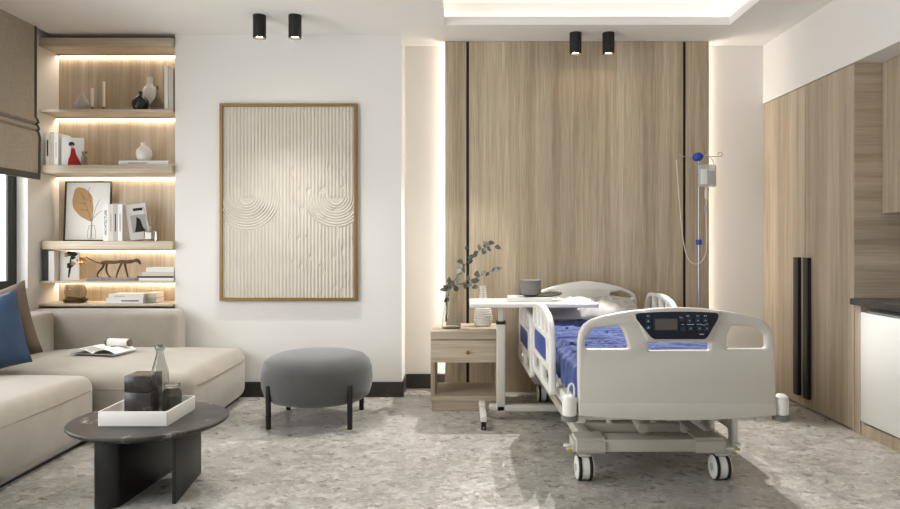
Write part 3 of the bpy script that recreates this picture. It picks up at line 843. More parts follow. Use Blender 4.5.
bm = new_bm(); lathe(bm, [(0, hh * .785), (r_ - .001, hh * .785), (r_, hh * .8), (r_, hh - .003), (r_ - .004, hh), (0, hh)], (cxs, ya, zt_ + .0125), 40); obj('lid', bm, 'speaker', t)

# ================================================================== HOSPITAL BED
BC = .935; PIV = (BC, 4.2)
BEDROT = math.radians(1.0)
bed = thing('hospital_bed', 'off white wheeled hospital bed with control panel on its footboard', 'hospital bed', (PIV[0], PIV[1], 0))
YF = 3.12
def fb(zx, zy): return (X(540 + zx * .4319, YF) - .019, Z(270 + zy * .4319, YF))
out = [fb(*p) for p in ((90, 338), (88, 250), (88, 165), (92, 143), (103, 126), (120, 115), (145, 107), (180, 100), (220, 94), (270, 89), (320, 87), (370, 89), (420, 94), (465, 101), (500, 110), (522, 119), (537, 132), (544, 148), (547, 165), (549, 250), (550, 340), (480, 346), (400, 349), (320, 350), (240, 349), (160, 345))]
hl = round_poly([fb(*p) for p in ((104, 183), (104, 158), (122, 135), (186, 130), (198, 150), (208, 183))], .014, 5)
hr = round_poly([fb(*p) for p in ((432, 183), (436, 150), (446, 129), (500, 133), (526, 150), (527, 183))], .014, 5)
hm = round_poly([fb(*p) for p in ((252, 187), (252, 168), (394, 168), (394, 187))], .006, 4)
bm = new_bm(); plate(bm, out, [hl, hr, hm], .042, .012, 'xz', YF + .021)
ft = obj('footboard', bm, 'bedgrey', bed, ang=50)
# moulded swell around the panel and the lower ledge
sw = round_poly([fb(*p) for p in ((206, 94), (424, 94), (412, 125), (398, 166), (246, 166), (228, 125))], .015, 5)
bm = new_bm(); plate(bm, sw, [], .03, .012, 'xz', YF + .006); obj('panel_bezel', bm, 'bedgrey', ft)
for s, pts in ((0, ((236, 168), (246, 186), (250, 210), (246, 234))), (1, ((406, 168), (400, 186), (398, 210), (402, 234)))):
    bm = new_bm(); P_ = [fb(*p) for p in pts]
    tube(bm, smooth_path([(a, YF + .006, b) for a, b in P_], 5), [.008 * (1 - .75 * i / 15) for i in range(16)], 10); obj('moulded_rib', bm, 'bedgrey', ft)
lw = [fb(*p) for p in ((91, 308), (548, 310), (549.5, 338), (480, 344), (400, 347), (320, 348), (240, 347), (160, 343), (91, 336))]
bm = new_bm(); plate(bm, lw, [], .02, .004, 'xz', YF + .007); obj('lower_ledge', bm, 'bedgrey', ft)
# control panel
yp = YF - .010
pn = round_poly([fb(*p) for p in ((219, 99), (270, 96), (320, 95), (370, 96), (411, 99), (410, 112), (385, 155), (378, 159), (262, 159), (254, 154), (220, 112))], [.012, .02, .02, .02, .012, .012, .012, .006, .006, .012, .012], 4)
bm = new_bm(); plate(bm, pn, [], .012, .003, 'xz', yp - .004); cp = obj('control_panel', bm, 'navy', bed, label='dark navy control panel')
def cpx(zx, zy): return (X(630 + zx * .1, YF - .02) - .019, Z(300 + zy * .1, YF - .02))
ys = yp - .0105
def rect(bm, a, b, y, th=.0012):
    (xa, za), (xb, zb) = a, b
    box(bm, min(xa, xb), max(xa, xb), y - th, y, min(za, zb), max(za, zb))
bm = new_bm(); rect(bm, cpx(232, 175), cpx(478, 305), ys); obj('display_frame', bm, 'key', cp)
bm = new_bm(); rect(bm, cpx(250, 190), cpx(470, 296), ys - .0013, .0008); obj('display', bm, 'screen', cp, label='brownish display')
keys = [(180, 205), (182, 270), (595, 205), (680, 205), (755, 205), (605, 285), (695, 285), (770, 285), (520, 190), (530, 290)]
for kx_, ky_ in keys:
    bm = new_bm(); rect(bm, cpx(kx_ - 26, ky_ - 24), cpx(kx_ + 26, ky_ + 24), ys, .0008); obj('key', bm, 'key', cp)
def tri(c, r, up):
    x_, z_ = c; q_ = 1 if up else -1
    b2 = bmesh.new(); vs = [b2.verts.new((x_ + q[0] * r, ys - .0012, z_ + q_ * q[1] * r)) for q in ((-1, -.6), (1, -.6), (0, .9))]
    f = b2.faces.new(vs); e = bmesh.ops.extrude_face_region(b2, geom=[f]); bmesh.ops.translate(b2, verts=[v for v in e['geom'] if isinstance(v, bmesh.types.BMVert)], vec=(0, .0006, 0))
    obj('arrow_symbol', b2, 'icon', cp)
for kx_, ky_ in keys[:2]: tri(cpx(kx_, ky_ + 5), .0055, True)
for kx_, ky_ in keys[2:5]: tri(cpx(kx_, ky_), .0035, True)
for kx_, ky_ in keys[5:8]: tri(cpx(kx_, ky_), .0035, False)
for a, b in (((570, 241), (640, 247)), ((665, 241), (720, 247)), ((512, 242), (542, 247)), ((695, 338), (740, 347))):
    bm = new_bm(); rect(bm, cpx(*a), cpx(*b), ys - .0005, .0006); obj('line_symbol', bm, 'icon', cp)
bm = new_bm(); tube(bm, [(cpx(p, q)[0], ys - .0008, cpx(p, q)[1]) for p, q in ((720, 244), (735, 256), (750, 246), (785, 238))], .001, 6); obj('line_symbol', bm, 'icon', cp)
for px_, py_ in ((575, 160), (675, 160), (750, 160), (505, 175), (175, 160)):
    bm = new_bm(); x0_, z0_ = cpx(px_ - 8, py_ + 10); x1_, z1_ = cpx(px_ + 16, py_ - 10); m_ = .0016
    for a, b, c, d in ((x0_, x0_ + m_, z0_, z1_), (x1_ - m_, x1_, z0_, z1_), (x0_, x1_, (z0_ + z1_) / 2 - m_ / 2, (z0_ + z1_) / 2 + m_ / 2)): box(bm, a, b, ys - .001, ys - .0004, c, d)
    obj('bed_symbol', bm, 'icon', cp)
# headboard
YH = 5.25
def hb(zx, zy): return (X(500 + zx * .2752, YH) + .019, Z(260 + zy * .2752, YH))
ho = [hb(*p) for p in ((498, 330), (498, 150), (490, 125), (470, 110), (430, 96), (380, 84), (320, 76), (285, 75))]
cxh = hb(309, 0)[0]
half = [(x, z) for x, z in ho if x > cxh]
outl = half + [(2 * cxh - x, z) for x, z in half[::-1]]
h1 = round_poly([hb(*p) for p in ((398, 128), (400, 117), (440, 112), (468, 122), (480, 136), (470, 138))], .006, 4)
h2_ = [(2 * cxh - x, z) for x, z in h1]
bm = new_bm(); plate(bm, outl, [h1, h2_], .04, .012, 'xz', YH); obj('headboard', bm, 'bedwhite', bed, ang=50)
# side rails
def rail(nm, xpl, ya, yb, dz, m, flip=False):
    L = yb - ya
    def q(u, z): return (ya + (1 - u if flip else u) * L, z + dz)      # u=0 near the foot
    o_ = round_poly([q(0, .36), q(1, .36), q(1, .66), q(.9, .785), q(.45, .80), q(.12, .76), q(0, .62)], [.04, .04, .08, .09, .1, .12, .08], 7)
    hs = [round_poly([q(.08, .66), q(.12, .705), q(.26, .742), q(.28, .66)], .015, 4),
          round_poly([q(.33, .66), q(.33, .748), q(.48, .766), q(.48, .66)], .012, 4),
          round_poly([q(.53, .66), q(.53, .766), q(.68, .764), q(.68, .66)], .012, 4),
          round_poly([q(.73, .66), q(.73, .762), q(.86, .752), q(.93, .68), q(.93, .66)], .015, 4),
          round_poly([q(.2, .505), q(.2, .63), q(.94, .63), q(.94, .505)], .05, 6),
          round_poly([q(.08, .40), q(.08, .47), q(.42, .47), q(.42, .40)], .02, 4),
          round_poly([q(.58, .40), q(.58, .47), q(.93, .47), q(.93, .40)], .02, 4), round_poly([q(.06, .52), q(.06, .62), q(.14, .62), q(.14, .52)], .02, 4)]
    bm = new_bm(); plate(bm, o_, hs, .034, .010, 'yz', xpl); r = obj('side_rail', bm, m, bed, ang=50)
    bm = new_bm(); plate(bm, round_poly([q(.195, .50), q(.195, .635), q(.945, .635), q(.945, .50)], .052, 6), [], .014, .003, 'yz', xpl); obj('rail_insert', bm, 'blue_panel', r, label='blue infill panel')
    bm = new_bm(); s = 1 if xpl < BC else -1
    box(bm, xpl + s * .0, xpl + s * .05, ya + L * .46, ya + L * .54, .335 + min(dz, 0) * .0, .40 + dz if dz > -.1 else .37, .006); obj('rail_bracket', bm, 'bedmetal', r)
    return r
RL, RR = .462, 1.392
rail('l', RL, 3.60, 4.37, 0, 'bedwhite')
rail('l', RL, 4.46, 5.22, -.078, 'bedwhite')
rail('r', RR, 4.44, 5.20, 0, 'bedwhite')
rail('r', RR + .02, 3.62, 4.38, -.30, 'bedwhite')
# deck frame
FX0, FX1 = .50, 1.365
bm = new_bm()
for a, b in ((FX0, FX0 + .045), (FX1 - .045, FX1)): box(bm, a, b, YF + .042, YH - .02, .335, .40, .008)
for y in (YF + .06, 3.75, 4.4, 5.0, YH - .07): box(bm, FX0 + .045, FX1 - .045, y, y + .05, .345, .395, .006)
obj('deck_frame', bm, 'bedwhite', bed)
bm = new_bm(); box(bm, FX0 + .02, FX1 - .02, YF + .06, YH - .03, .401, .425, .008); obj('mattress_deck', bm, 'bedmetal', bed)
# corner bumpers with loop
for s, xb in ((-1, X(569.3, 3.15) - .019), (1, X(782, 3.15) - .019)):
    bm = new_bm(); lathe(bm, [(0, .375), (.030, .375), (.033, .379), (.033, .438), (.030, .455), (.018, .466), (0, .469)], (xb, 3.15, 0), 28); cb = obj('corner_bumper', bm, 'bedwhite', bed)
    bm = new_bm(); lathe(bm, [(0, .352), (.036, .352), (.038, .356), (.036, .374), (0, .374)], (xb, 3.15, 0), 28); obj('bumper_foot', bm, 'speaker', cb, label='grey rubber foot ring')
    bm = new_bm(); box(bm, min(xb, xb - s * .06), max(xb, xb - s * .06), 3.16, 3.19, .385, .425, .006); obj('bumper_arm', bm, 'bedmetal', cb)
    if s < 0:
        bm = new_bm(); tube(bm, smooth_path([(xb - .004, 3.15, .462), (xb - .004, 3.15, .50), (xb + .008, 3.15, .517), (xb + .02, 3.15, .505), (xb + .022, 3.15, .46)], 5), .0045, 8); obj('loop_handle', bm, 'bedwhite', cb)
# base frame
BX = .915
YB0 = 3.365
bm = new_bm()
xa, xb_ = X(574, YB0) - .014, X(728, YB0) - .014
za, zb = Z(453.5, YB0), Z(440, YB0)
def housing(bm, x0, x1, y0, y1, z0, z1):
    b2 = bmesh.new(); bmesh.ops.create_cube(b2, size=1)
    for v in b2.verts: v.co = Vector(((x0 + x1) / 2 + v.co.x * (x1 - x0), (y0 + y1) / 2 + v.co.y * (y1 - y0), (z0 + z1) / 2 + v.co.z * (z1 - z0)))
    bmesh.ops.bevel(b2, geom=b2.edges[:], offset=.014, segments=3, affect='EDGES'); join(bm, b2)
for yb0, yb1 in ((YB0, YB0 + .15), (5.0, 5.13)):
    housing(bm, xa, xa + .165, yb0, yb1, za - .003, zb + .006); housing(bm, xb_ - .165, xb_, yb0, yb1, za - .003, zb + .006)
    box(bm, xa + .14, xb_ - .14, yb0 + .008, yb1 - .02, za + .004, zb, .006)
for a in (xa + .05, xb_ - .11): box(bm, a, a + .06, YB0 + .13, 5.02, za + .008, zb - .004, .008)
obj('base_frame', bm, 'bedmetal', bed)
for ya_, yb_ in ((3.75, 4.05), (4.75, 4.45)):
    bm = new_bm()
    for xx in (BX - .12, BX + .12): cyl(bm, (xx, ya_, .17), (xx, yb_, .35), .02, seg=12)
    box(bm, xa + .07, xb_ - .07, ya_ - .02, ya_ + .02, .14, .185, .004); box(bm, BX - .16, BX + .16, yb_ - .02, yb_ + .02, .325, .365, .005)
    obj('lift_arm', bm, 'bedmetal', bed)
bm = new_bm(); cyl(bm, (BX - .03, 3.5, .24), (BX - .03, 4.03, .335), .016, seg=14); cyl(bm, (BX - .03, 3.45, .232), (BX - .03, 3.75, .286), .028, seg=16, bev=.004); obj('actuator', bm, 'bedmetal', bed)
bm = new_bm(); cyl(bm, (1.27, 3.50, .285), (1.27, 3.53, .285), .028, seg=20, bev=.004); box(bm, 1.262, 1.278, 3.505, 3.525, .28, .345); obj('crank_hook', bm, 'bedmetal', bed)
# casters
def caster(cx_, cy_, mr=.061, pedal=True, side=-1):
    g = .0
    bm = new_bm(); cyl(bm, (cx_, cy_, .11), (cx_, cy_, za + .01), .02, seg=16); box(bm, cx_ - .03, cx_ + .03, cy_ - .025, cy_ + .03, .118, .13, .004)
    c = obj('caster', bm, 'bedmetal', bed)
    bm = new_bm(); cyl(bm, (cx_ - .040, cy_, mr), (cx_ + .040, cy_, mr), mr - .005, seg=40, bev=.004); wd_ = obj('wheel', bm, 'bedwhite', c, label='off white wheel drum')
    for dx in (-.026, .026):
        bm = new_bm(); cyl(bm, (cx_ + dx - .008, cy_, mr), (cx_ + dx + .008, cy_, mr), mr, seg=40, bev=.004); obj('tyre', bm, 'blackgloss', c, label='black tyre')
    for e in (-1, 1):
        bm = new_bm(); cyl(bm, (cx_ + e * .04, cy_, mr), (cx_ + e * .043, cy_, mr), mr * .3, seg=20); obj('hub_cap', bm, 'cover_grey', c)
    if pedal:
        bm = new_bm(); box(bm, min(cx_, cx_ + side * .085), max(cx_, cx_ + side * .085), cy_ - .02, cy_ + .012, .142, .158, .005)
        cyl(bm, (cx_ + side * .085, cy_ - .004, .165), (cx_ + side * .085, cy_ - .004, .175), .017, seg=16, bev=.003); pd = obj('brake_pedal', bm, 'bedwhite', c)
        bm = new_bm(); box(bm, cx_ + side * .075 - .014, cx_ + side * .075 + .014, cy_ - .023, cy_ - .0205, .144, .157, .001); obj('pedal_mark', bm, 'yellow', c, label='yellow green pedal mark')
caster(X(584, 3.4) - .014, 3.40, side=-1); caster(X(720.5, 3.4) - .014, 3.40, side=1)
caster(X(584, 3.4) + .01, 5.07, pedal=False); caster(X(720.5, 3.4) - .01, 5.07, pedal=False)
bed.rotation_euler = (0, 0, BEDROT)

# mattress / blanket / pillow
t = thing('mattress', 'thin navy mattress lying on the hospital bed deck', 'mattress', (PIV[0], PIV[1], .426))
bm = new_bm(); soft_box(bm, (.522, YF + .065, .426), (1.345, YH - .03, .585), .03, 10); obj('body', bm, 'mattress', t)
t.rotation_euler = (0, 0, BEDROT)
t = thing('blanket', 'rumpled blue blanket spread over the hospital bed', 'blanket', (PIV[0], PIV[1], .44))
bl = []
xl_, xr_, top = .506, 1.361, .592
for z in np.linspace(.445, top - .03, 9): bl.append((xl_, z))
for a in np.linspace(0, PI / 2, 6)[1:-1]: bl.append((xl_ + .03 * (1 - math.cos(a)), top - .03 + .03 * math.sin(a)))
for x in np.linspace(xl_ + .03, xr_ - .03, 44): bl.append((x, top))
for a in np.linspace(PI / 2, 0, 6)[1:-1]: bl.append((xr_ - .03 * (1 - math.cos(a)), top - .03 + .03 * math.sin(a)))
for z in np.linspace(top - .03, .445, 9): bl.append((xr_, z))
ys_ = np.linspace(YF + .052, 4.76, 230)
bm = new_bm(); rows = []
nb = len(bl)
for y in ys_:
    row = []
    for i, (x, z) in enumerate(bl):
        u = i / (nb - 1)
        side = 1 if x < xl_ + .025 else (-1 if x > xr_ - .025 else 0)
        sag = (top - z)
        yy = y - .5 * sag
        w1 = noise.noise((x * 1.8, yy * 26 + x * 3, .5)) ; w2 = noise.noise((x * 2.5 + 7, yy * 52 + x * 6, 2.5)); w3 = noise.noise((x * 3, yy * 5, 4))
        rg = (1 - abs(w1)) ** 4 * .020 + (1 - abs(w2)) ** 4 * .013 + w3 * .010 + .008
        rg = max(rg, 0.002)
        if y < YF + .075: rg *= .3
        if side == 1: p = Vector((x - rg * .55 + .006, y, z + .012 * w3))
        elif side == -1: p = Vector((x + rg * .5, y, z))
        else: p = Vector((x, y, z + rg))
        row.append(bm.verts.new(p))
    rows.append(row)
for a, b in zip(rows, rows[1:]):
    for k in range(nb - 1): bm.faces.new((a[k], a[k + 1], b[k + 1], b[k]))
obj('cloth', bm, 'blanket', t, ang=120, normals=False)
t.rotation_euler = (0, 0, BEDROT)
bm = new_bm()
n = 60
for s in (1, -1):
    g = []
    for i in range(n + 1):
        row = []
        for j in range(n + 1):
            u, v = -1 + 2 * i / n, -1 + 2 * j / n
            k = ((1 - abs(u) ** 3.2) * (1 - abs(v) ** 2.6)) ** .6
            p = Vector((u * .36 * (1 - .05 * (1 - v * v) * abs(u) ** 3), v * .21 * (1 - .06 * (1 - u * u) * abs(v) ** 3), s * .078 * k))
            if s > 0:
                p.z += k * (.035 * noise.noise((p.x * 9 + p.y * 6, p.y * 6, 1)) - .045 * abs(noise.noise((p.x * 13 - p.y * 9, p.y * 7, 3))))
            row.append(bm.verts.new(p))
        g.append(row)
    for i in range(n):
        for j in range(n): bm.faces.new((g[i][j], g[i + 1][j], g[i + 1][j + 1], g[i][j + 1]))
bmesh.ops.remove_doubles(bm, verts=bm.verts[:], dist=1e-5)
o = obj('pillow', bm, 'pillow'); o.location = (.925, 4.985, .671); o.rotation_euler = (math.radians(13), 0, BEDROT)
o['label'] = 'crumpled white pillow at the head of the hospital bed'; o['category'] = 'pillow'

# ================================================================== IV STAND
iy = 5.13; ix = X(699, iy)
t = thing('iv_stand', 'chrome drip stand with blue hub beside the oak panel', 'drip stand', (ix, iy, 0))
bm = new_bm(); cyl(bm, (ix, iy, .08), (ix, iy, Z(242, iy)), .0108, seg=16); obj('lower_pole', bm, 'pole', t)
bm = new_bm(); cyl(bm, (ix, iy, Z(242, iy)), (ix, iy, Z(158, iy)), .0078, seg=16); obj('upper_pole', bm, 'pole', t)
bm = new_bm(); lathe(bm, [(0, 0), (.018, 0), (.022, .008), (.022, .03), (.018, .038), (0, .038)], (ix, iy, Z(242, iy) - .02), 20); obj('height_collar', bm, 'ivblue', t, label='blue height collar')
bm = new_bm(); hz = Z(161, iy); lathe(bm, [(0, 0), (.024, 0), (.04, .016), (.042, .03), (.034, .05), (.016, .062), (0, .064)], (ix - .008, iy, hz), 24); obj('hub', bm, 'ivblue', t, label='blue domed hub')
za_ = Z(156.5, iy)
for a in (0, 180, 90, 270):
    c_, s_ = math.cos(math.radians(a)), math.sin(math.radians(a)); L = .155 if a % 180 == 0 else .12
    hk = [(ix + c_ * .02, iy + s_ * .02, za_)] + [(ix + c_ * L, iy + s_ * L, za_)] + [(ix + c_ * (L + .016 * math.sin(q)), iy + s_ * (L + .016 * math.sin(q)), za_ + .016 - .016 * math.cos(q)) for q in np.linspace(.4, 5, 10)]
    bm = new_bm(); tube(bm, hk, .0028, 8); obj('hook', bm, 'chrome', t)
for k in range(5):
    a = 2 * PI * k / 5 + .3; ex, ey = ix + .2 * math.cos(a), iy + .2 * math.sin(a)
    bm = new_bm(); tube(bm, smooth_path([(ix, iy, .1), (ix + .08 * math.cos(a), iy + .08 * math.sin(a), .095), (ex, ey, .06)], 4), .011, 8); l_ = obj('leg', bm, 'chrome', t)
    bm = new_bm(); cyl(bm, (ex - .01, ey, .025), (ex + .01, ey, .025), .025, seg=18, bev=.003); box(bm, ex - .004, ex + .004, ey - .006, ey + .006, .025, .062); obj('wheel', bm, 'blackgloss', l_)
# the drip bag on the right hook arm
by_ = iy - .028; bxc = X(707, by_)
t = thing('iv_bag', 'clear drip bag with white label hanging from the drip stand', 'drip bag', (bxc, by_, Z(186, by_)))
zt1, zt0 = Z(164.5, by_), Z(187, by_); bw2 = 9 / 700 * by_
bm = new_bm(); soft_box(bm, (bxc - bw2, by_ - .018, zt0), (bxc + bw2, by_ + .018, zt1), .016, 6); obj('pouch', bm, 'iv', t)
bm = new_bm(); box(bm, bxc - bw2 * .82, bxc - bw2 * .05, by_ - .0205, by_ - .0185, zt0 + .02, zt1 - .035, .0005); obj('bag_label', bm, 'ivlabel', t, label='white paper label')
bm = new_bm(); box(bm, bxc + bw2 * .05, bxc + bw2 * .9, by_ - .0205, by_ - .0185, zt0 + .015, zt1 - .05, .0005); obj('printed_scale', bm, 'cover_grey', t, label='grey printed area')
bm = new_bm(); tube(bm, smooth_path([(bxc - bw2 * .7, by_, zt1 - .004), (bxc - bw2 * .6, by_, zt1 + .03), (bxc, by_, za_ + .008), (bxc + bw2 * .6, by_, zt1 + .03), (bxc + bw2 * .7, by_, zt1 - .004)], 5), .0025, 8); obj('hanger', bm, 'chrome', t)
bm = new_bm(); zc0 = zt0 - .002
lathe(bm, [(0, zc0), (.008, zc0), (.008, zc0 - .02), (.013, zc0 - .024), (.013, zc0 - .075), (.006, zc0 - .09), (0, zc0 - .09)], (bxc - .005, by_, 0), 18); obj('drip_chamber', bm, 'tube', t)
def ip(px, py): return (X(px, by_), by_, Z(py, by_))
bm = new_bm(); tube(bm, smooth_path([(bxc - .005, by_, zc0 - .088), ip(706, 215), ip(706.5, 245), ip(704, 258), ip(697, 264), ip(689, 260), ip(684, 245), ip(680.5, 215), ip(678, 185), ip(676.5, 160)], 8), .0034, 8); obj('infusion_tube', bm, 'tube', t)
bm = new_bm(); box(bm, X(704.5, by_), X(707.5, by_), by_ - .008, by_ + .008, Z(211, by_), Z(205, by_), .003); obj('roller_clamp', bm, 'cover_grey', t)

# ================================================================== SHELF ITEMS
S1, S2, S3, S4, S5 = [b + .0008 for a, b in SH]
yi = 5.28
def vase(name, label, px, hw, ptop, zb_, Y, shape, m, seg=32, wall=True, cat='vase', group=None):
    x = X(px, Y); R_ = hw / 700 * Y; H_ = Z(ptop, Y) - zb_
    t = thing(name, label, cat, (x, Y, zb_), group)
    pr_ = [(0, 0)] + [(r * R_, z * H_) for r, z in shape]
    bm = new_bm(); lathe(bm, pr_ + [(max(.002, pr_[-1][0] - .003), H_), (max(.002, pr_[-1][0] - .004), H_ * .85), (0, H_ * .84)], (x, Y, zb_), seg)
    obj('body', bm, m, t, ang=25 if seg < 12 else 60); return t
# shelf 1
vase('faceted_vase', 'pale faceted teardrop vase left of the candlesticks on the top shelf', 82, 8, 92, S1, yi, [(.7, 0), (.95, .18), (1, .32), (.7, .58), (.3, .85), (.12, 1)], 'greyceramic', 8)
for px, top_, lab in ((92.3, 88, 'shorter of the two white candles in brass holders on the top shelf'), (103.8, 81.5, 'taller of the two white candles in brass holders on the top shelf')):
    x = X(px, yi); t = thing('candlestick', lab, 'candlestick', (x, yi, S1), 'candlesticks on the top shelf')
    bm = new_bm(); lathe(bm, [(0, 0), (.017, 0), (.017, .003), (.005, .008), (.004, .018), (.012, .03), (.013, .036), (.009, .036), (.008, .03), (0, .03)], (x, yi, S1), 20); obj('holder', bm, 'gold', t)
    zt2 = Z(top_, yi); bm = new_bm(); cyl(bm, (x, yi, S1 + .031), (x, yi, zt2), .0105, .0095, seg=16, bev=.003); obj('candle', bm, 'candle', t)
vase('bottle_vase', 'round black bottle vase on the top shelf', 140.5, 8.6, 91.5, S1, 5.225, [(.55, 0), (.85, .1), (1, .3), (.92, .5), (.6, .68), (.25, .78), (.17, .84), (.24, .95), (.2, 1)], 'darkglass')
vase('bottle_vase', 'tall white bottle vase at the back of the top shelf', 150, 7, 77.5, S1, 5.37, [(.7, 0), (.92, .05), (1, .2), (1, .58), (.8, .72), (.42, .78), (.38, .84), (.4, .97), (.46, 1)], 'ceramic')
vase('bottle_vase', 'small grey glass bottle vase with a thin neck on the top shelf', 157.5, 7, 86, S1, 5.22, [(.8, 0), (1, .08), (.95, .22), (.5, .42), (.2, .6), (.14, .8), (.16, 1)], 'smoke')
GR = 'white books on the top shelf'
book('left one of the two white books at the right end of the top shelf', (X(169, 5.26), 5.30, S1), .026, .18, .33, cover='cover_white')
bb = book('right one of the two white books at the right end of the top shelf', (X(173.3, 5.26), 5.30, S1), .034, .17, .315, cover='cover_beige')
# shelf 2
y2 = 5.30
for px, w_, h_, cv, lab in ((47.3, .03, .235, 'cover_white', 'white book with a black spine mark, leftmost on the second shelf'), (51.6, .028, .25, 'cover_beige', 'pale beige book second from the left on the second shelf'), (55.8, .03, .245, 'cover_white', 'white book beside the red dress book on the second shelf')):
    b = book(lab, (X(px, y2 - .09), y2, S2), w_, .17, h_, cover=cv)
    bm = new_bm()
    if px < 48: box(bm, -.005, .006, -.0895, -.088, .07, .19)
    else: box(bm, -.002, .003, -.0895, -.088, .06, .17)
    obj('spine_mark', bm, 'ink' if px < 48 else 'paleink', b, local=True)
# cover-on book with red dress picture, its front cover turned to the room
t = book('white book with a red dress figure on its cover', (X(67.5, 5.22) + .012, 5.275, S2), .03, .145, .215, (0, 0, math.radians(-68)), 'cover_white')
# its left board faces the viewer: local -x
def cover_pic(parent, th, poly, m, name, lab=None, off=.0006):
    bm = new_bm(); plate(bm, poly, [], .0006, .0, 'yz', th / 2 + off); return obj(name, bm, m, parent, local=True, label=lab, smooth=False)
cover_pic(t, .03, [(-.035, .005), (.06, .005), (.045, .04), (.022, .09), (.012, .135), (-.012, .135), (-.016, .09), (-.03, .05)], 'redink', 'printed_dress', 'red printed dress')
cover_pic(t, .03, [(-.008 + .02 * math.cos(a), .165 + .018 * math.sin(a)) for a in np.linspace(0, 2 * PI, 16, endpoint=False)], 'ink', 'printed_hat', 'black printed hat')
cover_pic(t, .03, [(-.004 + .01 * math.cos(a), .147 + .013 * math.sin(a)) for a in np.linspace(0, 2 * PI, 16, endpoint=False)], 'skin', 'printed_face', off=.0011)
vase('glass_votive', 'small clear glass votive beside the red dress book', 84.5, 3.2, 151.5, S2, 5.27, [(.8, 0), (1, .1), (1, .6), (.7, .8), (.8, 1)], 'greyglass', 20)
bk = lying('white book lying flat under the small round vase', X(118, 5.2), X(168, 5.2), 5.29, S2, .036, .16, 'cover_white')
bm = new_bm(); box(bm, -.004, .004, -.0835, -.082, .16, .30); obj('title_mark', bm, 'paleink', bk, local=True)
vase('ribbed_pot', 'small round white ribbed vase on the flat white book', 144, 7.6, 143, S2 + .037, 5.28, [(.55, 0), (.85, .12), (1, .4), (.92, .62), (.55, .78), (.36, .84), (.45, 1)], 'ceramic', 26)
# shelf 3
t = thing('framed_print', 'black framed leaf print leaning on the third shelf', 'picture', (X(87, 5.36), 5.36, S3))
w_, h_ = 46.5 / 700 * 5.36, Z(181, 5.36) - S3
bm = new_bm(); plate(bm, [(-w_ / 2, 0), (w_ / 2, 0), (w_ / 2, h_), (-w_ / 2, h_)], [[(-w_ / 2 + .009, .009), (w_ / 2 - .009, .009), (w_ / 2 - .009, h_ - .009), (-w_ / 2 + .009, h_ - .009)]], .018, .001, 'xz', 0); obj('frame', bm, 'black', t, local=True, smooth=False)
bm = new_bm(); box(bm, -w_ / 2 + .008, w_ / 2 - .008, .0, .006, .008, h_ - .008); obj('print', bm, 'paper', t, local=True, smooth=False)
def fz(zx, zy): return ((zx - 345) / 6 / 700 * 5.36, (422 - zy) / 6 / 700 * 5.36)
bm = new_bm(); plate(bm, round_poly([fz(*p) for p in ((370, 310), (300, 275), (256, 225), (248, 180), (262, 110), (285, 95), (330, 108), (368, 150), (378, 230))], .02, 5), [], .001, 0, 'xz', -.0008); pr_ = obj('printed_leaf', bm, 'leafink', t, local=True, label='brown printed leaf', smooth=False)
bm = new_bm()
for pts in (((366, 410), (368, 310), (340, 220), (300, 130)), ((372, 405), (372, 300), (395, 210), (415, 170)), ((368, 300), (400, 260), (432, 240)), ((360, 190), (345, 120), (352, 95)), ((330, 200), (290, 190)), ((345, 240), (300, 230)), ((340, 180), (310, 150))):
    tube(bm, [(fz(*p)[0], -.0018, fz(*p)[1]) for p in pts], .0011, 4)
tube(bm, [(fz(*p)[0], -.0018, fz(*p)[1]) for p in ((352, 330), (390, 330), (388, 345), (396, 360), (396, 408), (348, 408), (348, 360), (356, 345))], .001, 4, closed=True)
obj('printed_lines', bm, 'ink', t, local=True, smooth=False)
t.rotation_euler = (math.radians(-3.5), 0, 0)
y3 = 5.26
zz = S3
b = book('white book with a black upright title on the third shelf', (X(106, y3 - .08), y3, zz), 5.2 / 700 * y3, .16, Z(204, y3 - .08) - zz)
lettering('ARCHITECTURE', b, .026, (0, -.0835, .135), (PI / 2, -PI / 2, 0), name='spine_title')
for px, w, tp, cv, lab in ((111, 4.6, 204, 'cover_beige', 'cream book right of the black titled book on the third shelf'), (115.6, 4.4, 203.5, 'cover_grey', 'grey book in the middle of the upright row on the third shelf'), (120.2, 4.4, 204, 'cover_white', 'white book next to the leaning photo book on the third shelf')):
    b = book(lab, (X(px, y3 - .08), y3, zz), w / 700 * y3, .16, Z(tp, y3 - .08) - zz, cover=cv)
    bm = new_bm(); box(bm, -.003, .003, -.0845, -.0826, .07, .2); obj('spine_mark', bm, 'paleink' if cv != 'cover_grey' else 'ink', b, local=True)
H3 = Z(205, 5.2) - zz
t = book('white book with a dark photo cover leaning on the upright row', (X(131, 5.2) + .046, 5.255, zz + .012), .022, .135, H3, (math.radians(8), 0, math.radians(-70)), 'cover_white')
cover_pic(t, .022, [(-.045, .055), (.058, .055), (.058, .185), (-.045, .185)], 'cover_grey', 'cover_photo', 'grey cover photo')
cover_pic(t, .022, [(-.03, .057), (.05, .057), (.03, .09), (.02, .15), (-.005, .17), (-.012, .12), (-.02, .09)], 'ink', 'photo_figure', 'dark figure', off=.0013)
cover_pic(t, .022, [(-.02, .215), (.045, .215), (.045, .235), (-.02, .235)], 'ink', 'cover_title', off=.0013)
dx_ = X(150, 5.22); dh = Z(230.5, 5.22) - S3
t = thing('reed_diffuser', 'small glass reed diffuser with thin sticks on the third shelf', 'diffuser', (dx_, 5.22, S3))
bm = new_bm(); box(bm, dx_ - .036, dx_ + .036, 5.19, 5.25, S3, S3 + dh, .008); obj('bottle', bm, 'greyglass', t)
bm = new_bm(); cyl(bm, (dx_, 5.22, S3 + dh), (dx_, 5.22, S3 + dh + .03), .014, seg=16); obj('neck', bm, 'greyceramic', t)
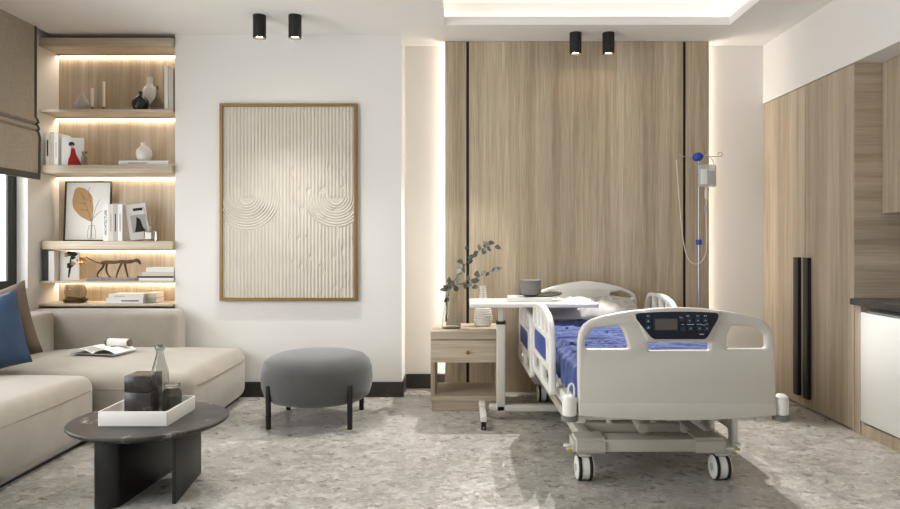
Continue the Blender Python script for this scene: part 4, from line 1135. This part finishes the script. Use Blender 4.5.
bm = new_bm(); box(bm, dx_ - .022, dx_ + .022, 5.1885, 5.1897, S3 + .015, S3 + dh - .015); obj('paper_label', bm, 'paper', t, label='white label')
for k, px in enumerate((144.5, 147, 150, 153, 156.5, 159)):
    bm = new_bm(); tube(bm, [(dx_ + (k - 2.5) * .002, 5.22 + .003 * (k % 2), S3 + dh + .032), (X(px, 5.22), 5.22 + .02 * (k % 3 - 1), Z(207 + (k * 5) % 8, 5.22))], .0018, 6); obj('reed_stick', bm, 'reed', t)
# shelf 4
y4 = 5.27
h4 = Z(251, 5.19) - S4
book('dark grey book, leftmost on the fourth shelf', (X(45.3, y4 - .08), y4, S4), 5 / 700 * y4, .16, h4, cover='cover_dark')
book('white book beside the dark grey book on the fourth shelf', (X(51.5, y4 - .08), y4, S4), 5.5 / 700 * y4, .16, h4, cover='cover_white')
t = book('white book with a dark flower photo on its cover', (X(64.3, 5.2), 5.275, S4), .022, .125, h4 * .985, (0, 0, math.radians(-72)), 'cover_white')
for (cy_, cz_, r_c) in ((-.02, .19, .018), (.0, .20, .022), (.03, .195, .02), (.02, .17, .016), (.0, .11, .022), (.02, .125, .018)):
    cover_pic(t, .022, [(cy_ + r_c * math.cos(a) * (1 + .3 * math.cos(3 * a)), cz_ + r_c * .9 * math.sin(a)) for a in np.linspace(0, 2 * PI, 20, endpoint=False)], 'ink' if r_c != .018 else 'leafink', 'printed_flower')
cover_pic(t, .022, [(-.012, .02), (-.002, .02), (.012, .1), (.012, .17), (.004, .17), (-.006, .09)], 'ink', 'printed_stem')
# gold cuff on thin stand
gx = X(81.5, 5.3)
t = thing('gold_cuff', 'small gold cuff on a thin stand behind the animal figure', 'ornament', (gx, 5.3, S4))
bm = new_bm()
for k in (-1, 0, 1): 
    b2 = bmesh.new(); pts = [(gx + k * .022 , 5.3 + .018 * math.cos(a), Z(261, 5.3) + .022 * math.sin(a)) for a in np.linspace(0, 2 * PI, 18, endpoint=False)]
    tube(b2, pts, .006, 8, closed=True); join(bm, b2)
box(bm, gx - .03, gx + .03, 5.277, 5.283, Z(262, 5.3) - .004, Z(262, 5.3) + .004)
obj('cuff', bm, 'gold', t)
bm = new_bm(); tube(bm, smooth_path([(gx, 5.3, Z(261, 5.3) - .024), (gx + .01, 5.3, S4 + .06), (gx + .02, 5.3, S4 + .004)], 4), .002, 6); cyl(bm, (gx + .02, 5.3, S4), (gx + .02, 5.3, S4 + .004), .018, seg=16); obj('stand', bm, 'cover_grey', t)
# animal figure
ay = 5.235
def ap(zx, zy, dy=0): return Vector((X(30 + zx / 6, ay), ay + dy, Z(240 + zy / 6, ay)))
t = thing('animal_sculpture', 'slim bronze striding cat sculpture on a grey stone base', 'sculpture', (X(113, ay), ay, S4))
bm = new_bm(); box(bm, X(88.5, ay), X(137.5, ay), ay - .035, ay + .035, S4, Z(277.5, ay), .004); obj('base', bm, 'rockbase', t, smooth=False, label='grey stone base')
bm = new_bm()
tube(bm, smooth_path([ap(335, 102), ap(365, 117), ap(400, 134), ap(428, 138), ap(450, 132), ap(500, 134), ap(545, 130), ap(580, 132), ap(615, 128), ap(635, 122), ap(652, 128), ap(664, 146)], 6),
     [.0035] * 6 + [.0035] * 6 + [.005] * 6 + [.012] * 6 + [.0125] * 6 + [.0115] * 6 + [.0135] * 6 + [.013] * 6 + [.010] * 6 + [.012] * 6 + [.012, .011, .010, .009, .007, .006, .005], 10)
for pts, dy in ((((452, 138), (440, 168), (418, 190), (410, 215), (420, 223)), -.014), (((456, 138), (452, 180), (462, 208), (478, 225), (486, 226)), .014), (((556, 136), (540, 170), (528, 205), (522, 222), (532, 226)), -.014), (((562, 136), (570, 175), (578, 205), (582, 222), (592, 226)), .014)):
    s = smooth_path([ap(a, b, dy) for a, b in pts], 5); tube(bm, s, [.0085 - .0045 * i / len(s) for i in range(len(s))], 8)
for dy in (-.006, .006): cyl(bm, ap(640, 122, dy), ap(638, 110, dy), .004, .001, seg=8)
obj('figure', bm, 'bronze', t)
# stacked books right of shelf 4
xs0 = X(138.5, 5.2)
b = lying('black bottom book of the stack at the right end of the fourth shelf', xs0, XP0 - .006, 5.29, S4, .034, .17, 'cover_white')
bm = new_bm(); box(bm, .004, .0165, -.0892, -.0876, .0, .27); obj('spine_band', bm, 'ink', b, local=True, label='black spine band')
lying('brown middle book of the stack at the right end of the fourth shelf', X(141, 5.2), XP0 - .008, 5.295, S4 + .035, .028, .16, 'cover_beige')
lying('white top book of the stack at the right end of the fourth shelf', X(145, 5.2), XP0 - .01, 5.295, S4 + .064, .032, .15, 'cover_white')
# shelf 5
ddx = X(75.5, 5.26)
t = thing('dome_bowl', 'smoky glass dome bowl in a brown wooden ring on the lowest shelf', 'bowl', (ddx, 5.26, S5))
bm = new_bm(); pts = [(ddx + .072 * math.cos(a), 5.26 + .055 * math.sin(a), S5 + .020 + .004 * math.sin(3 * a)) for a in np.linspace(0, 2 * PI, 40, endpoint=False)]
tube(bm, pts, .0155, 10, closed=True); obj('ring', bm, 'bronze', t, label='brown ring base')
bm = new_bm(); dhh = Z(284, 5.26) - S5
lathe(bm, [(0, .006), (.05, .006), (.058, .02), (.07, .05), (.076, dhh * .6), (.070, dhh * .85), (.06, dhh), (.056, dhh), (.066, dhh * .85), (.072, dhh * .6), (.066, .05), (.05, .022), (0, .02)], (ddx, 5.26, S5), 36); obj('bowl', bm, 'greyglass', t)
b = lying('white bottom book of the pair lying on the lowest shelf', X(106, 5.2), X(143, 5.2), 5.285, S5, .036, .17, 'cover_white', rz=0)
bm = new_bm(); box(bm, -.004, .004, -.0892, -.0876, .03, .16); obj('title_mark', bm, 'ink', b, local=True)
b = lying('white top book of the pair lying on the lowest shelf', X(108.5, 5.2), X(143.5, 5.2), 5.285, S5 + .037, .03, .16, 'cover_white')
bm = new_bm(); box(bm, -.003, .003, -.0842, -.0826, .14, .22); obj('title_mark', bm, 'paleink', b, local=True)
lying('grey bottom book right of the white pair on the lowest shelf', X(145, 5.26), X(156.5, 5.26), 5.33, S5, .036, .15, 'cover_grey')
lying('beige top book right of the white pair on the lowest shelf', X(145, 5.26), X(156, 5.26), 5.33, S5 + .037, .034, .15, 'cover_beige')

# ================================================================== LIGHT
wd = bpy.data.worlds.new('World'); SC.world = wd; wd.use_nodes = True
wd.node_tree.nodes['Background'].inputs[0].default_value = (.965, 1.0, 1.055, 1)
wd.node_tree.nodes['Background'].inputs[1].default_value = LE['world']

def spot(name, loc, target, energy, ang, blend, radius, col=(1, .985, .965), parent=None):
    l = bpy.data.lights.new(name, 'SPOT'); l.energy = energy; l.spot_size = math.radians(ang); l.spot_blend = blend
    l.shadow_soft_size = radius; l.color = col
    o = bpy.data.objects.new(name, l); COL.objects.link(o); o.location = loc
    o.rotation_euler = (Vector(target) - Vector(loc)).to_track_quat('-Z', 'Y').to_euler()
    return o
for i, (x, Y, z, s) in enumerate(LAMPS):
    if i >= 2: spot('bulb_or_fill', (x, Y, z), (-.6, 3.45, 0) if i == 2 else (1.5, 2.95, 0), LE['bed'] * (1 if i == 2 else 1.5), 82 if i == 2 else 62, .12 if i == 2 else .35, .015)
    else: spot('bulb_or_fill', (x, Y, z), (x, Y - .5, 0), LE['pic'], 90, .8, .03)
# added fill spots out of view, only to brighten the walls and the panel
for x, tx in ():
    spot('bulb_or_fill', (x, 2.3, 2.6), (tx, 5.2, .9), LE['row'], 75, .8, .12)
spot('bulb_or_fill', (.4, 2.3, 2.6), (.8, 5.3, 1.15), LE['panel_fill'], 60, .8, .12)
def area(name, loc, rot, sx_, sy_, e, col):
    l = bpy.data.lights.new(name, 'AREA'); l.shape = 'RECTANGLE'; l.size = sx_; l.size_y = sy_; l.energy = e; l.color = col
    o = bpy.data.objects.new(name, l); COL.objects.link(o); o.location = loc; o.rotation_euler = rot; return o
area('daylight_or_fill', (-3.55, 4.0, 1.6), (0, -PI / 2, 0), 1.8, 2.2, LE['win'], (.97, 1, 1.05))
area('daylight_or_fill', (-3.55, 1.65, 1.45), (0, -PI / 2, 0), 2.3, 2.4, LE['added_win'], (.97, 1, 1.05))  # area light at the added unseen opening, to brighten the room

# ================================================================== CAMERA
cam = bpy.data.cameras.new('camera'); co = bpy.data.objects.new('camera', cam); COL.objects.link(co)
co.location = (0, 0, CAMZ); co.rotation_euler = (PI / 2, 0, 0)
cam.sensor_width = 36; cam.lens = FPX / 900 * 36
cam.shift_x = -(VX - 450) / 900; cam.shift_y = -(254.5 - VY) / 900
cam.clip_start = .05
SC.camera = co
SC.view_settings.view_transform = 'Standard'; SC.view_settings.look = 'None'
SC.view_settings.gamma = 1; SC.view_settings.use_curve_mapping = False
SC.view_settings.exposure = 0
SC.cycles.max_bounces = 10; SC.cycles.diffuse_bounces = 5; SC.cycles.transmission_bounces = 8; SC.cycles.glossy_bounces = 4
SC.cycles.caustics_reflective = False; SC.cycles.caustics_refractive = False
SC.cycles.sample_clamp_indirect = 6
SC.cycles.use_denoising = True
